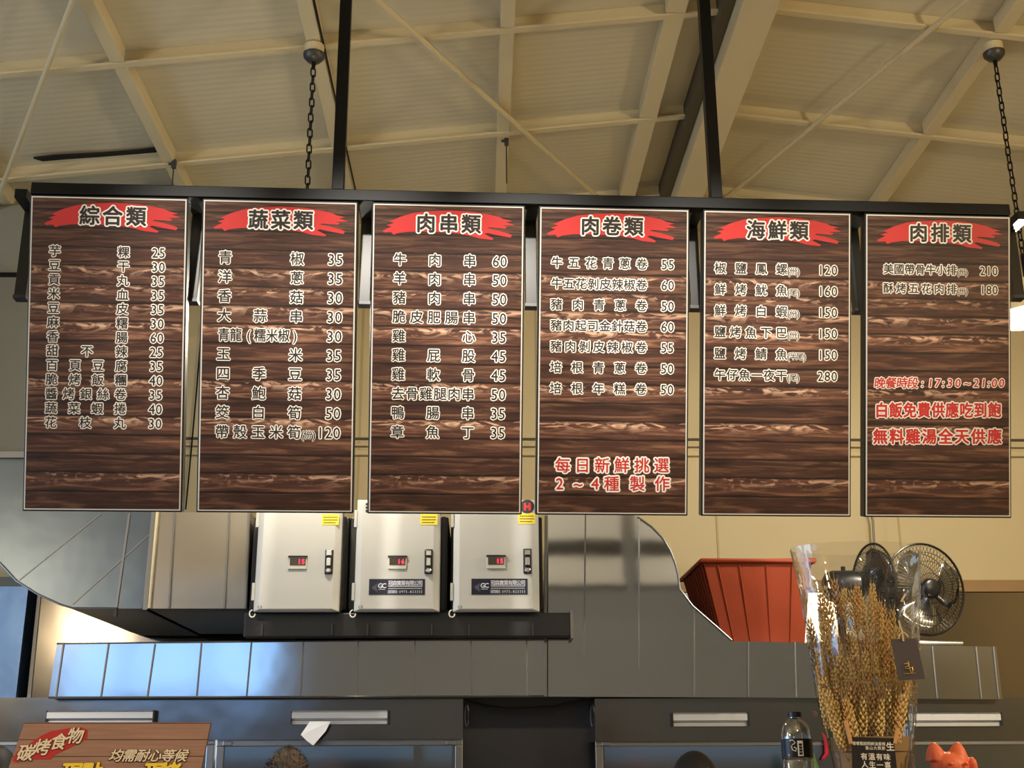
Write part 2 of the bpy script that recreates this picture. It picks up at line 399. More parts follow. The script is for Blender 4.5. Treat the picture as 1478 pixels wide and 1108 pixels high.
# ------------------------------------------------------------------ menu boards
BW, BG, BH, TILT = .6, .0539, 1.2126, .2736
BX, BY, BZ = -1.5877, 4.3244, 2.1152
ROT = Matrix.Rotation(PH, 4, 'Z')
def bf(p): return ROT @ Vector(p) + CP          # bar frame -> world
bn = (ROT @ Vector((0, -math.cos(TILT), -math.sin(TILT)))).normalized()   # face normal of the boards
BOARDROT = (ROT @ Matrix.Rotation(TILT, 4, 'X')).to_3x3()
LETTER = [M_pblack, M_pwhite, M_red]
BOARD = [
 dict(title='綜合類', tx=(130, 163, 197), ty=311.7,
      rows=['芋粿|25', '豆干|30', '貢丸|35', '米血|35', '豆皮|35', '麻糬|30', '香腸|60', '甜不辣|25', '百頁豆腐|35', '脆烤飯糰|40', '醬烤銀絲卷|35', '蔬菜蝦捲|40', '花枝丸|30'],
      a=(80.4, 362), b=(73, 609), last=((179.3, 363), (173, 609)), pr=((240.5, 363), (235, 609)), cs=18),
 dict(title='蔬菜類', tx=(373, 405.5, 438), ty=317.2,
      rows=['青椒|35', '洋蔥|35', '香菇|30', '大蒜串|30', '青龍(糯米椒)|30', '玉米|35', '四季豆|35', '杏鮑菇|30', '筊白筍|50', '帶殼玉米筍~份|120'],
      a=(325.5, 371.3), b=(320.6, 622.4), last=((429, 372.5), (425, 623)), pr=((496, 373.5), (493.4, 624)), cs=21),
 dict(title='肉串類', tx=(614.8, 647.8, 680), ty=322.6,
      rows=['牛肉串|60', '羊肉串|50', '豬肉串|50', '脆皮肥腸串|50', '雞心|35', '雞屁股|45', '雞軟骨|45', '去骨雞腿肉串|50', '鴨腸串|35', '章魚丁|35'],
      a=(577.4, 374.3), b=(573.6, 622.7), last=((677.9, 376), (675, 623)), pr=((733, 376.7), (730.5, 623)), cs=20.5),
 dict(title='肉卷類', tx=(851.8, 883, 914.6), ty=326.4,
      rows=['牛五花青蔥卷|55', '牛五花剝皮辣椒卷|60', '豬肉青蔥卷|50', '豬肉起司金針菇卷|60', '豬肉剝皮辣椒卷|55', '培根青蔥卷|50', '培根年糕卷|50'],
      a=(803.3, 378.6), b=(802.3, 559.9), last=((925.8, 379.5), (925, 560)), pr=((973.5, 381), (973.8, 560.5)), cs=18.5),
 dict(title='海鮮類', tx=(1090.4, 1121.6, 1152.8), ty=332,
      rows=['椒鹽鳳螺~份|120', '鮮烤魷魚~尾|160', '鮮烤白蝦~份|150', '鹽烤魚下巴~份|150', '鹽烤鯖魚~半尾|150', '午仔魚一夜干~尾|280'],
      a=(1040, 386.7), b=(1038, 540.5), last=((1127.2, 387.5), (1128, 541)), pr=((1209.5, 390.4), (1209, 544)), cs=18.5),
 dict(title='肉排類', tx=(1325, 1356, 1387.6), ty=336.3,
      rows=['美國帶骨牛小排~份|210', '酥烤五花肉排~份|180'],
      a=(1281.9, 388), b=(1281.6, 415.5), last=((1373, 388.8), (1373, 416.5)), pr=((1440.5, 390.6), (1440.5, 418.6)), cs=17),
]
LABELS = [
 'plank-print menu board titled 綜合類 with thirteen item rows',
 'plank-print menu board titled 蔬菜類 with ten vegetable rows',
 'plank-print menu board titled 肉串類 with ten skewer rows',
 'plank-print menu board titled 肉卷類 with red two-line note near its foot',
 'plank-print menu board titled 海鮮類 with six seafood rows, bare lower half',
 'plank-print menu board titled 肉排類 with two items and three red lines of notice',
]
BRUSH = [(135,262),(150,272),(190,268),(205,285),(232,274),(300,264),(400,262),(520,264),(600,268),(690,284),(740,297),(820,305),(830,296),(800,282),(770,268),(790,262),(860,276),(935,288),(945,272),(920,262),(860,246),(790,232),(800,226),(900,232),(912,222),(885,213),(962,210),(935,200),(905,192),(945,184),(890,172),(860,158),(800,146),(700,131),(560,125),(430,133),(330,145),(245,172),(178,203),(208,211),(160,226),(192,234)]
for i, B in enumerate(BOARD):
    org = bf((BX+i*(BW+BG), BY, BZ))
    t = thing('menu_board', LABELS[i], 'menu board', org, None, 'menu boards hanging in a row')
    t.rotation_euler = BOARDROT.to_euler()
    inv = BOARDROT.inverted()
    def loc2(x, y):
        p = onplane(x, y, org, bn); q = inv @ (p-org); return q.x, q.z
    # hollow black case, white lip, printed face
    fr = MB(); e = .006; D = .05
    fr.box((0, 0, -BH), (BW, D, 0)); fr.build('case', M_side, t, local=True, bevel=.003)
    MB().box((.012, D, -BH+.012), (BW-.012, D+.003, -.012)).build('back_sheet', M_white, t, local=True)
    MB().box((.02, D+.003, -BH+.195), (BW-.02, D+.018, -BH+.275)).build('back_rail', M_side, t, local=True)
    MB().box((e, -.002, -BH+e), (BW-e, 0, -e)).build('white_edge', M_white, t, local=True)
    MB().box((e+.005, -.0035, -BH+e+.005), (BW-e-.005, -.002, -e-.005)).build('printed_face', M_plank, t, local=True)
    # red brush stroke
    u1, v1 = loc2(B['tx'][1], B['ty']); k = .6/957
    br = MB(); pts = [(u1+(x-548)*k, -.0042, v1-(y-207)*k) for x, y in BRUSH]
    from mathutils.geometry import tessellate_polygon
    tri = tessellate_polygon([[Vector(p) for p in pts]])
    br.add(pts, [tuple(x) for x in tri]); br.build('brush_stroke', M_red, t, local=True)
    tl = MB(); px1 = 1/355.
    for ch, x in zip(B['title'], B['tx']):
        u, v = loc2(x, B['ty']+(x-B['tx'][1])*.02)
        v = v1
        put(tl, ch, u, v, .078, -.0052, fat=.0078, n=14, mi=1); put(tl, ch, u, v, .078, -.0062, fat=.0022, n=6, mi=0)
    tl.build('title_lettering', LETTER, t, local=True, fix=False)
    n = len(B['rows'])
    (ua, va), (ub, vb) = loc2(*B['a']), loc2(*B['b'])
    ul = (loc2(*B['last'][0])[0]+loc2(*B['last'][1])[0])/2; ur = (loc2(*B['pr'][0])[0]+loc2(*B['pr'][1])[0])/2; u0 = (ua+ub)/2
    cs = B['cs']/362.*.93
    for j, row in enumerate(B['rows']):
        nm, pr = row.split('|'); v = va+(vb-va)*j/(n-1); mb = MB(); mp = MB()
        ext = ''
        if '~' in nm: nm, ext = nm.split('~')
        sx = min(1, (ul-u0)/max(1, len(nm)-1)/cs/.98) if len(nm) > 1 else 1
        sx = max(sx, .72)
        for ch, u in zip(nm, spread(nm, u0, ul)):
            if ch in '()': u += .004*(1 if ch == '(' else -1)
            put(mb, ch, u, v, cs, -.0045, sx, fat=.0046, n=8, mi=1); put(mb, ch, u, v, cs, -.0053, sx, fat=.0007, n=4, mi=0)
        if ext:
            s2 = cs*.66; w = s2*.84; uu = ul+cs*.47
            for ch in '('+ext+')':
                ww = w*.45 if ch in '()' else w
                put(mb, ch, uu+ww/2, v-cs*.16, s2*(1.2 if ch in '()' else 1), -.0045, fat=.0026, n=6, mi=1)
                put(mb, ch, uu+ww/2, v-cs*.16, s2*(1.2 if ch in '()' else 1), -.0053, fat=.0004, n=3, mi=0); uu += ww
        ds = cs*1.15; uw = ds*.505; uu = ur-uw*.5-.002
        for ch in reversed(pr):
            put(mp, ch, uu, v, ds, -.0045, .92, fat=.0046, n=8, mi=1); put(mp, ch, uu, v, ds, -.0053, .92, fat=.0004, n=4, mi=0)
            uu -= uw
        mb.build('menu_item', LETTER, t, local=True, fix=False); mp.build('menu_price', LETTER, t, local=True, fix=False)
    def notice(items, size, fat, redfat=0, sx=1.0, skew=0):
        mb = MB()
        for ch, x, y in items:
            u, v = loc2(x, y)
            put(mb, ch, u, v, size, -.0045, sx, fat=fat+redfat, n=12, mi=1, skew=skew)
            put(mb, ch, u, v, size, -.0055, sx, fat=redfat, n=6, mi=2, skew=skew)
        tag(mb.build('notice_line', LETTER, t, local=True, fix=False), 'red lettering outlined in white')
    if i == 3:
        notice([(c, x, 671) for c, x in zip('每日新鮮挑選', (812, 840.5, 869, 897.4, 926, 954.4))], .062, .006, .0008)
        notice([(c, x, 697.5) for c, x in zip('2~4種製作', (807.6, 834, 858.6, 882.5, 919.6, 955.5))], .062, .006, .0008)
    if i == 5:
        notice([(c, x, 552.3) for c, x in zip('晚餐時段:17:30~21:00', (1269.5, 1285.5, 1301.5, 1317, 1331, 1342.5, 1353, 1361, 1370.5, 1382, 1395.5, 1408.5, 1419, 1426.5, 1434.5, 1445))], .047, .0036, .0008, 1.0, .12)
        notice([(c, x, 591.5) for c, x in zip('白飯免費供應吃到飽', [1272+(1434.6-1272)*k/8 for k in range(9)])], .064, .0046, .0019, .86)
        notice([(c, x, 629.5) for c, x in zip('無料雞湯全天供應', [1270+(1434.8-1270)*k/7 for k in range(8)])], .064, .0046, .0020, .95)

# hanging frame of the boards: crossbar, two posts, seven drop arms
LW = 6*BW+5*BG
fo = bf((BX, BY, BZ))
fr = thing('sign_frame', 'black square-tube hanging frame carrying all six menu boards', 'hanging frame', fo, (0, 0, PH))
MB().box((0, -.004, .004), (LW, .046, .052)).build('crossbar', M_black, fr, local=True, bevel=.003)
def barlocal(x, y, yy):
    p0 = bf((0, BY+yy, 0)); n = (ROT @ Vector((0, -1, 0))); p = onplane(x, y, p0, n); q = ROT.inverted() @ (p-fo); return q.x, q.z
for x, y in ((488.5, 262), (1032.5, 276)):
    u, v = barlocal(x, y, .02)
    MB().box((u-.0235, 0, .052), (u+.0235, .045, 5.0-fo.z)).build('post', M_black, fr, local=True, bevel=.003)
M_arm = mat('arm_steel', (30, 28, 26), .32, .5)
for i, (gx, gy) in enumerate(((31, 428), (277.5, 433), (526, 437), (766.5, 440), (1003.5, 443), (1240, 447), (1468, 428))):
    u, v = barlocal(gx, gy, .19); w = .046
    MB().box((u-w/2, .17, v), (u+w/2, .21, .05)).build('drop_arm', M_arm, fr, local=True, bevel=.002)
    MB().box((u-w/2-.002, .166, v-.014), (u+w/2+.002, .214, v)).build('arm_foot', M_blackpl, fr, local=True)
    MB().box((u-w/2, .046, .010), (u+w/2, .17, .046)).build('arm_link', M_black, fr, local=True)

# ------------------------------------------------------------------ exhaust ducts and hoods
YD = 5.72; DEP = 1.0
def fp(pts, Y=YD): return [at(x, y, Y) for x, y in pts]
def seam(parent, a, b, w=.0045, h=.008, Y=None, m=None, name='seam'):
    Y = Y or YD
    p, q = at(*a, Y), at(*b, Y)
    d = (q-p); s = Vector((d.z, 0, -d.x)).normalized()*w/2
    MB().prism([p-s, p+s, q+s, q-s], (0, -h, 0)).build(name, m or M_seam, parent)
M_riser = mat('dull_riser', (98, 94, 80), .5)
# left riser with curved elbow
el = thing('duct_elbow', 'big galvanised duct elbow painted with blue-grey reflection, curved lower edge at far left', 'duct', at(60, 878, YD))
pts = [(-190, 400), (-190, 690), (-150, 720), (-60, 772), (0, 812), (24, 838), (54, 857), (87, 872), (105, 877.5), (168, 878), (205, 878), (224, 740), (262, 400)]
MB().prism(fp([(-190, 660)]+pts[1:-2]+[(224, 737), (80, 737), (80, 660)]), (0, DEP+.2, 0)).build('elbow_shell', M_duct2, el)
MB().prism(fp([(-190, 400), (-190, 655), (130, 655), (140, 400)], YD+.02), (0, .5, 0)).build('riser_panel', M_riser, el)
seam(el, (187, 741), (168, 878), .01, .006); seam(el, (146, 741), (28, 837), .006, .003); seam(el, (215, 772), (105, 872), .006, .003)
zf = at(10, 657, YD).z
MB().box((at(-190, 657, YD).x, YD-.03, zf-.018), (at(135, 657, YD).x, YD, zf+.012)).build('flange', M_seam, el)
MB().prism(fp([(166, 877), (170, 877), (170, 890), (165, 890)]), (0, -.02, 0)).build('bracket', M_blackpl, el)
edge = MB(); edge.tube([p+Vector((0, -.004, 0)) for p in fp(pts[3:10])], .005, 6); edge.build('rolled_edge', M_seam, el, smooth=True)
# middle left section
ms = thing('duct_section', 'galvanised duct section painted with warm reflection between the left elbow and first control cabinet', 'duct', at(280, 878, YD-.02))
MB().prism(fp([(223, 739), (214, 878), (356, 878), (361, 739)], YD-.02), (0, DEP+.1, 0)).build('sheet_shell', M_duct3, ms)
seam(ms, (223, 739), (210, 880), .022, .012, YD-.02); seam(ms, (228, 739), (216, 878), .008, .02, YD-.02, M_cream)
for a, b in (((252, 739), (244, 877)), ((331, 739), (324, 877)), ((359, 739), (354, 877))): seam(ms, a, b, .008, .012, YD-.02)
# long horizontal duct
hd = thing('horizontal_duct', 'long low galvanised duct running across above the hoods', 'duct', at(740, 1005, YD))
MB().prism(fp([(82, 929), (70, 1006.5), (790, 1004), (788, 922)]), (0, .62, 0)).build('left_run', M_duct, hd)
MB().prism(fp([(1056, 925), (1057, 1006), (1447, 1009), (1438, 933)]), (0, .62, 0)).build('right_run', M_duct, hd)
for a, b in (((92, 929), (81, 1006)), ((157, 929), (146, 1005)), ((224, 929), (213, 1005)), ((291, 928), (284, 1005)), ((363, 927), (356, 1005)), ((438, 926), (434, 1004)), ((517, 925), (515, 1004)), ((599, 924), (598, 1004)), ((680, 924), (681, 1004)), ((760, 923), (761, 1004)), ((1147, 926), (1149, 1006)), ((1345, 932), (1352, 1007)), ((1408, 933), (1416, 1008)), ((1433, 933), (1441, 1008))):
    seam(hd, a, b, .006, .007)
MB().tube([at(70, 1006.5, YD-.004), at(790, 1004.5, YD-.004)], .005, 6).build('lower_lip', M_seam, hd)
MB().tube([at(82, 928.5, YD-.004), at(788, 921.5, YD-.004)], .0035, 6).build('upper_lip', M_seam, hd)
# right riser with S-curve silhouette
rs = thing('duct_riser', 'grey galvanised riser with S-curved right edge beside the control cabinets', 'duct', at(920, 1005, YD-.005))
rp = [(792, 640), (791, 1005), (1057, 1006), (1056, 924), (1030, 901), (999, 874), (981, 850), (978, 828), (974, 812), (967, 794), (956, 776), (940, 760), (920, 746), (870, 722), (830, 640)]
MB().prism(fp(rp, YD-.005), (0, DEP, 0)).build('riser_shell', M_duct, rs)
for a, b in (((845, 742), (843, 945)), ((922, 746), (922, 965)), ((1002, 877), (1002, 1005)), ((1080, 926), (1080, 1005))): seam(rs, a, b, .007, .006, YD-.005)
seam(rs, (788, 745), (787, 1005), .014, .02, YD-.005)
MB().tube([p+Vector((0, -.003, 0)) for p in fp(rp[3:13], YD-.005)], .005, 6).build('rolled_edge', M_seam, rs, smooth=True)
# precipitator bodies and black tray behind / under the cabinets
tr = thing('black_tray', 'long black steel tray under the three white control cabinets', 'tray', at(590, 918, YD-.05))
a, b = at(353, 884.5, YD-.10), at(826, 918, YD-.10)
MB().box((a.x, YD-.10, b.z), (b.x, YD-.03, a.z)).build('tray_body', M_darkbox, tr, bevel=.004)
for xa, xb in ((378, 478), (530, 622), (676, 768)):
    p, q = at(xa, 900, YD-.105), at(xb, 917, YD-.105)
    MB().box((p.x, YD-.112, q.z), (p.x+.006, YD-.10, p.z)).box((q.x, YD-.112, q.z), (q.x+.006, YD-.10, p.z)).build('bracket', M_seamdark, tr)
p, q = at(823, 879, YD-.105), at(828, 921, YD-.105)
MB().box((p.x, YD-.108, q.z), (q.x, YD-.02, p.z)).build('end_plate', M_seam, tr)
for k, (xa, xb) in enumerate(((367, 500), (506, 646), (651, 784))):
    p, q = at(xa, 746, YD-.02), at(xb, 881, YD-.02)
    u = thing('filter_unit', ('black filter housing behind the first control cabinet from the left', 'black filter housing behind the middle control cabinet', 'black filter housing behind the third control cabinet, next to the duct riser')[k], 'filter unit', (p.x, YD-.02, q.z), None, 'black filter housings behind the cabinets')
    MB().box((p.x, YD-.02, q.z+.002), (q.x, YD+1.05, p.z)).build('housing', M_darkbox, u, bevel=.006)
    MB().box((q.x-.03, YD-.032, q.z+.002), (q.x-.015, YD-.02, p.z)).build('rib', M_seamdark, u)

# three white control cabinets
CL = ['white control cabinet with no dark plate, leftmost of the three',
      'white control cabinet with navy plate, middle of the three, striped sticker on its corner',
      'white control cabinet with navy plate and round red H sticker, rightmost of the three']
CYF = 5.55
def textline(mb, s, u0, u1, v, size, y, mi=0, sx=1.0, fat=0):
    for ch, u in zip(s, spread(s, u0, u1)):
        if ch != ' ': put(mb, ch, u, v, size, y, sx, fat=fat, n=4, mi=mi)
for k, (xl, xr) in enumerate(((364.5, 489), (510, 634.5), (653.5, 779))):
    p, q = at(xl, 720, CYF), at(xr, 882, CYF); w = at(xr, 882, CYF).x-at(xl, 882, CYF).x; h = at(xl, 720, CYF).z-at(xl, 882, CYF).z
    x0, z0 = at(xl, 882, CYF).x, at(xl, 882, CYF).z
    t = thing('control_cabinet', CL[k], 'cabinet', (x0, CYF, z0), None, 'white control cabinets in a row')
    L = lambda: MB()
    MB().box((.006, .03, .004), (w-.006, .138, h-.004)).build('body', M_cab, t, local=True, bevel=.004)
    d = MB(); bv = .028
    # door pan with wide chamfered sides
    o1 = [(0, .03, 0), (w, .03, 0), (w, .03, h), (0, .03, h)]; o2 = [(0, .018, 0), (w, .018, 0), (w, .018, h), (0, .018, h)]
    o3 = [(bv, 0, .01), (w-bv*1.1, 0, .01), (w-bv*1.1, 0, h-.01), (bv, 0, h-.01)]
    vs = o1+o2+o3; fs = [(0, 1, 2, 3), (8, 9, 10, 11)]
    for r0 in (0, 4): fs += [(r0+i, r0+(i+1) % 4, r0+4+(i+1) % 4, r0+4+i) for i in range(4)]
    d.add(vs, fs); door = d.build('door', M_cab, t, local=True, bevel=.003)
    MB().box((-.012, .012, .05), (.002, .04, .13)).build('hinge', M_cab, t, local=True, bevel=.002)
    MB().box((-.012, .012, h-.13), (.002, .04, h-.05)).build('hinge', M_cab, t, local=True, bevel=.002)
    s = w/124.5   # metres per photo pixel on this door
    dx = lambda x: (x-364.5)*s
    dz = lambda y: (882-y)*s*1.012
    # display window
    wd = MB(); wd.box((dx(413), -.006, dz(822)), (dx(440), 0, dz(803))); wo = wd.build('display_window', mat('window_bezel', (190, 186, 170), .4), t, local=True, bevel=.002)
    MB().box((dx(415), -.008, dz(816)), (dx(438), -.006, dz(806))).build('display_glass', mat('display_dark', (60, 48, 40), .2), wo, local=True)
    MB().box((dx(412.5), -.011, dz(805)), (dx(440.5), 0, dz(802.5))).build('window_hood', M_blackpl, wo, local=True)
    dg = MB(); textline(dg, ('15', '16', '15')[k], dx(429), dx(434.5), dz(811), .03, -.0088, 0, .9, .0012)
    dg.build('display_digits', M_led, wo, local=True, fix=False)
    # swing handle: black plate, chrome lever and key boss
    hx0, hx1 = dx(466), dx(478)
    hp = MB().box((hx0, -.008, dz(829)), (hx1, 0, dz(793))).build('handle_plate', M_blackpl, t, local=True, bevel=.004)
    MB().box((hx0+.006, -.016, dz(803)), (hx1-.006, -.008, dz(795))).box((hx0+.009, -.02, dz(818)), (hx1-.009, -.008, dz(806))).build('handle_lever', M_chrome, hp, local=True, bevel=.003)
    MB().lathe([(.013, 0), (.013, .006), (.008, .01), (0, .01)], ((hx0+hx1)/2, -.008, dz(824)), (0, -1, 0), 16).build('key_boss', M_chrome, hp, local=True)
    # yellow caution label with three lines
    yo = MB().box((dx(459), -.0015, dz(757)), (dx(484), 0, dz(741))).build('yellow_label', M_yellow, t, local=True)
    yl = MB()
    for j in range(3):
        for c in range(9-(j == 2)):
            xx = dx(461.5+c*2.3); yl.box((xx, -.0022, dz(746.3+j*4)), (xx+.0055, -.0015, dz(744.8+j*4)))
    yl.build('label_print', M_brownprint, yo, local=True)
    ce = MB(); textline(ce, 'CE', dx(373), dx(377), dz(875.5), .016, -.001); ce.build('mark_lettering', M_pblack, t, local=True, fix=False)
    # cord loop under the hinge
    MB().tube([(-.004+.013*math.cos(a), .02, -.008+.016*math.sin(a)) for a in [math.pi*.5+j*math.pi*1.5/10 for j in range(11)]], .003, 6).build('cord_loop', M_white, t, local=True, smooth=True)
    if k:
        ox = 364.5-653.5+680-.0 if k == 2 else 364.5-510+531.5
        X0, X1 = dx(ox), dx(ox+81)
        pl = MB().box((X0, -.002, dz(858.5)), (X1, 0, dz(836))).build('name_plate', M_navy, t, local=True)
        tp = MB(); W_ = X1-X0
        textline(tp, '冠森實業有限公司', X0+W_*.385, X0+W_*.92, dz(841.8), .0245, -.003, 0, .9, .0004)
        tp.box((X0+W_*.345, -.003, dz(847)), (X0+W_*.955, -.0022, dz(846)))
        textline(tp, 'GC', X0+W_*.2, X0+W_*.27, dz(845.5), .03, -.003, 0, 1.0, .0008)
        tp.box((X0+W_*.17, -.003, dz(851.2)), (X0+W_*.29, -.0022, dz(850.6)))
        for j in range(26): tp.box((X0+W_*(.35+j*.0232), -.003, dz(850.2)), (X0+W_*(.35+j*.0232)+.0036, -.0022, dz(849)))
        textline(tp, '服務專線:0975-823355', X0+W_*.365, X0+W_*.945, dz(854.3), .0175, -.003, 0, .85)
        tp.build('plate_lettering', M_silver, pl, local=True, fix=False)
        em = MB()
        for j in range(4):
            em.poly([(X0+W_*(.06+.02*j), -.003, dz(848.5)), (X0+W_*(.075+.025*j), -.003, dz(846-j*1.3)), (X0+W_*(.08+.025*j), -.003, dz(846-j*1.3)), (X0+W_*(.07+.02*j), -.003, dz(848.5)), (X0+W_*(.08+.025*j), -.003, dz(851+j*1.3)), (X0+W_*(.075+.025*j), -.003, dz(851+j*1.3))])
        em.build('plate_emblem', mat('plate_grey', (110, 110, 118), .4), pl, local=True)
    if k == 1:
        st = MB()
        for j in range(3): st.box((dx(364.5+13), -.003, dz(728+j*5)), (dx(364.5+19), -.0012, dz(725+j*5)))
        st.build('striped_sticker', M_blackpl, t, local=True)
    if k == 2:
        cx, cz = dx(364.5+108), dz(731.5)
        rs_ = MB().lathe([(.033, 0), (.033, .0015), (0, .0015)], (cx, 0, cz), (0, -1, 0), 28).build('round_sticker', M_blackpl, t, local=True)
        hh = MB(); put(hh, 'H', cx, cz, .046, -.0024, 1.0, fat=.0035, n=6, mi=0)
        hh.build('sticker_letter', M_red, rs_, local=True, fix=False)

# stainless wall behind the ducts, lower left
YS = 7.0
p = at(38, 845, YS); 
MB_ = MB().box((p.x, YS, .9), (at(600, 900, YS).x, YS+.05, at(350, 845, YS).z+.10))
sp = thing('steel_partition', 'polished steel partition behind the ducts, lower left', 'partition', (p.x, YS, .9))
MB_.build('steel_sheet', M_splash, sp)
seam(sp, (58, 850), (42, 1010), .02, .008, YS); seam(sp, (40, 850), (22, 1010), .02, .008, YS)
p0 = at(-60, 846, YS-.1); p1 = at(38, 846, YS-.1)
bp_ = thing('blue_reflection_panel', 'steel panel at the far left under the elbow, window reflection painted pale blue', 'panel', (p0.x, YS-.1, 1.0))
M_bluerefl = mat('blue_reflection', (104, 138, 184), .3, .5, bump=.2, bscale=3)  # blue window reflection in the steel, put into the base colour
MB().prism([at(-60, 846, YS-.1), at(41, 846, YS-.1), at(22, 1012, YS-.1), at(-60, 1012, YS-.1)], (0, .03, 0)).build('reflection_sheet', M_bluerefl, bp_)
MB().box((p0.x, YS-.09, p0.z), (p1.x, YS-.05, p0.z+.055)).build('top_strip', M_dimwall, bp_)

# hoods
def hood(x0, x1, label, Y=5.78):
    a, b = at(x0, 1006, Y), at(x1, 1066, Y); zt = a.z-.006
    t = thing('range_hood', label, 'hood', (a.x, Y, b.z))
    MB().box((a.x, Y, b.z), (b.x, Y+.03, zt)).build('front_sheet', M_hood, t)
    MB().box((a.x, Y+.03, zt-.02), (b.x, YW-.1, zt)).build('top_sheet', M_hood, t)
    MB().box((a.x, Y+.03, b.z), (a.x+.02, YW-.1, zt-.02)).build('side_sheet', M_hood, t)
    MB().box((b.x-.02, Y+.03, b.z), (b.x, YW-.1, zt-.02)).build('side_sheet', M_hood, t)
    return t
hood(-420, 668, 'left polished steel hood with two order rails on its front')
hood(858, 1700, 'right polished steel hood with two order rails on its front')
a, b = at(668, 1006, 6.1), at(858, 1108, 6.1)
rcm = MB().box((a.x-.05, 6.1, .9), (b.x+.05, 6.13, a.z-.005)).build('recess_panel', steel('recess_sheet', (92, 92, 96), .3))
tag(rcm, 'dark steel panel recessed between the two hoods', 'panel')
cbl = MB(); cbl.tube([at(x, y, 5.9) for x, y in ((672, 1010), (700, 1018), (730, 1022), (765, 1021), (800, 1019), (830, 1012), (856, 1007))], .006, 8)
tag(cbl.build('sagging_cable', M_blackpl, smooth=True), 'black cable sagging between the two hoods under the duct', 'cable')
for x, lb in ((674, 'black clip loop hanging at the right edge of left hood'), (855, 'black clip loop hanging at the left edge of right hood')):
    tag(MB().tube([at(x+2.6*math.cos(w), 1033+16*math.sin(w), 5.76) for w in [2*math.pi*j/14 for j in range(14)]], .0035, 6, closed=True).build('clip_loop', M_blackpl, smooth=True), lb, 'clip', 'clip loops beside the recess')

# order rails
for k, (xa, xb, y, lb) in enumerate(((67, 220, 1035, 'aluminium order rail above the tilted plank-print sign, leftmost'), (421, 559, 1035, 'aluminium order rail holding a white slip, on the left hood'), (972, 1079, 1038, 'empty aluminium order rail above the black cap, on the right hood'), (1312, 1445, 1038, 'bright aluminium order rail behind the wheat bouquet, rightmost'))):
    Y = 5.742; p, q = at(xa, y, Y), at(xb, y, Y)
    t = thing('order_rail', lb, 'rail', (p.x, Y, p.z), None, 'order rails on the hood fronts')
    L_ = q.x-p.x
    MB().prism([(0, .04, .028), (0, .01, .03), (0, 0, .022), (0, 0, -.004), (0, .012, -.012), (0, .04, -.012)], (L_, 0, 0)).build('rail_body', M_alu, t, local=True)
    MB().box((0, .016, -.03), (L_, .04, -.014)).build('rail_lip', M_alu, t, local=True)
    MB().box((L_, 0, -.03), (L_+.008, .04, .03)).build('end_cap', M_blackpl, t, local=True)
    MB().box((-.004, 0, -.03), (0, .04, .03)).build('end_cap', M_blackpl, t, local=True)
pp = MB(); Y = 5.735
pp.prism([at(x, y, Y-.002*i) for i, (x, y) in enumerate(((447, 1041), (477, 1041), (470, 1055), (452, 1075.5), (443, 1069), (434, 1060)))], (0, .001, 0))
tag(pp.build('order_slip', M_paper), 'white paper slip hanging askew from the left hood order rail', 'paper')

# glass fronts below the hoods
M_pane = film('blue_glass', (140, 172, 196), .66, .16)
M_gframe = steel('glass_frame_steel', (160, 162, 164), .3)
for (xa, xb, lb) in ((-300, 309, 'glass screen behind the tilted sign, far left under the hood'), (313, 668, 'steel-framed glass screen under the left hood, behind the brown-haired cook'), (859, 1600, 'steel-framed glass screen under the right hood, behind the black cap')):
    Y = 5.80; a, b = at(xa, 1066, Y), at(xb, 1077, Y); zb = .95; ft = a.z-at(xa, 1077, Y).z
    t = thing('glass_screen', lb, 'glass screen', (a.x, Y, zb), None, 'glass screens under the hoods')
    W_ = b.x-a.x; H_ = a.z-zb
    MB().box((0, 0, H_-ft), (W_, .03, H_)).build('top_rail', M_gframe, t, local=True, bevel=.003)
    MB().box((0, 0, 0), (W_, .03, .04)).build('bottom_rail', M_gframe, t, local=True, bevel=.003)
    for x in (0, W_-.035): MB().box((x, 0, .04), (x+.035, .03, H_-ft)).build('stile', M_gframe, t, local=True, bevel=.003)
    MB().box((.035, .012, .04), (W_-.035, .018, H_-ft)).build('pane', M_pane, t, local=True)
    MB().box((W_-.075, -.008, H_-.03), (W_-.035, 0, H_-.012)).box((.03, -.008, H_-.03), (.07, 0, H_-.012)).build('catch', M_gframe, t, local=True, bevel=.002)
# range counter in the kitchen (below the frame)
kc = thing('range_counter', 'steel range counter under the hoods', 'counter', (-.5, 5.9, 0))
MB().box((XL+.3, 5.6, 0), (XR-.3, 7.6, .92)).build('counter_body', M_gframe, kc)

# ------------------------------------------------------------------ orange basket
YQ = 5.95
zb0 = at(1056, 923, YD).z+.0
bt = thing('orange_basket', 'orange ribbed plastic basket standing on the duct beside the riser', 'basket', (at(1090, 900, YQ).x, YQ, zb0))
T = [at(1015, 808, YQ), at(1171, 806, YQ)]; T[1].z = T[0].z
Bt = [at(1050, 925, YQ+.06), at(1160, 925, YQ+.06)]
dp = .62; xi = .05
tl, trr = T[0], T[1]; zt = tl.z; zb = zb0+.004
bl, brr = Vector((Bt[0].x-.02, YQ+.05, zb)), Vector((Bt[1].x, YQ+.05, zb))
outer = [Vector((tl.x, YQ, zt)), Vector((trr.x, YQ, zt)), Vector((trr.x, YQ+dp, zt)), Vector((tl.x, YQ+dp, zt))]
low = [bl, brr, Vector((brr.x, YQ+dp-.05, zb)), Vector((bl.x, YQ+dp-.05, zb))]
mb = MB(); inn = lambda P, c, k: [c+(p-c)*k for p in P]
cT = sum(outer, Vector())/4; cB = sum(low, Vector())/4
oi = inn(outer, cT, .975); li = [p+Vector((0, 0, .01)) for p in inn(low, cB, .97)]
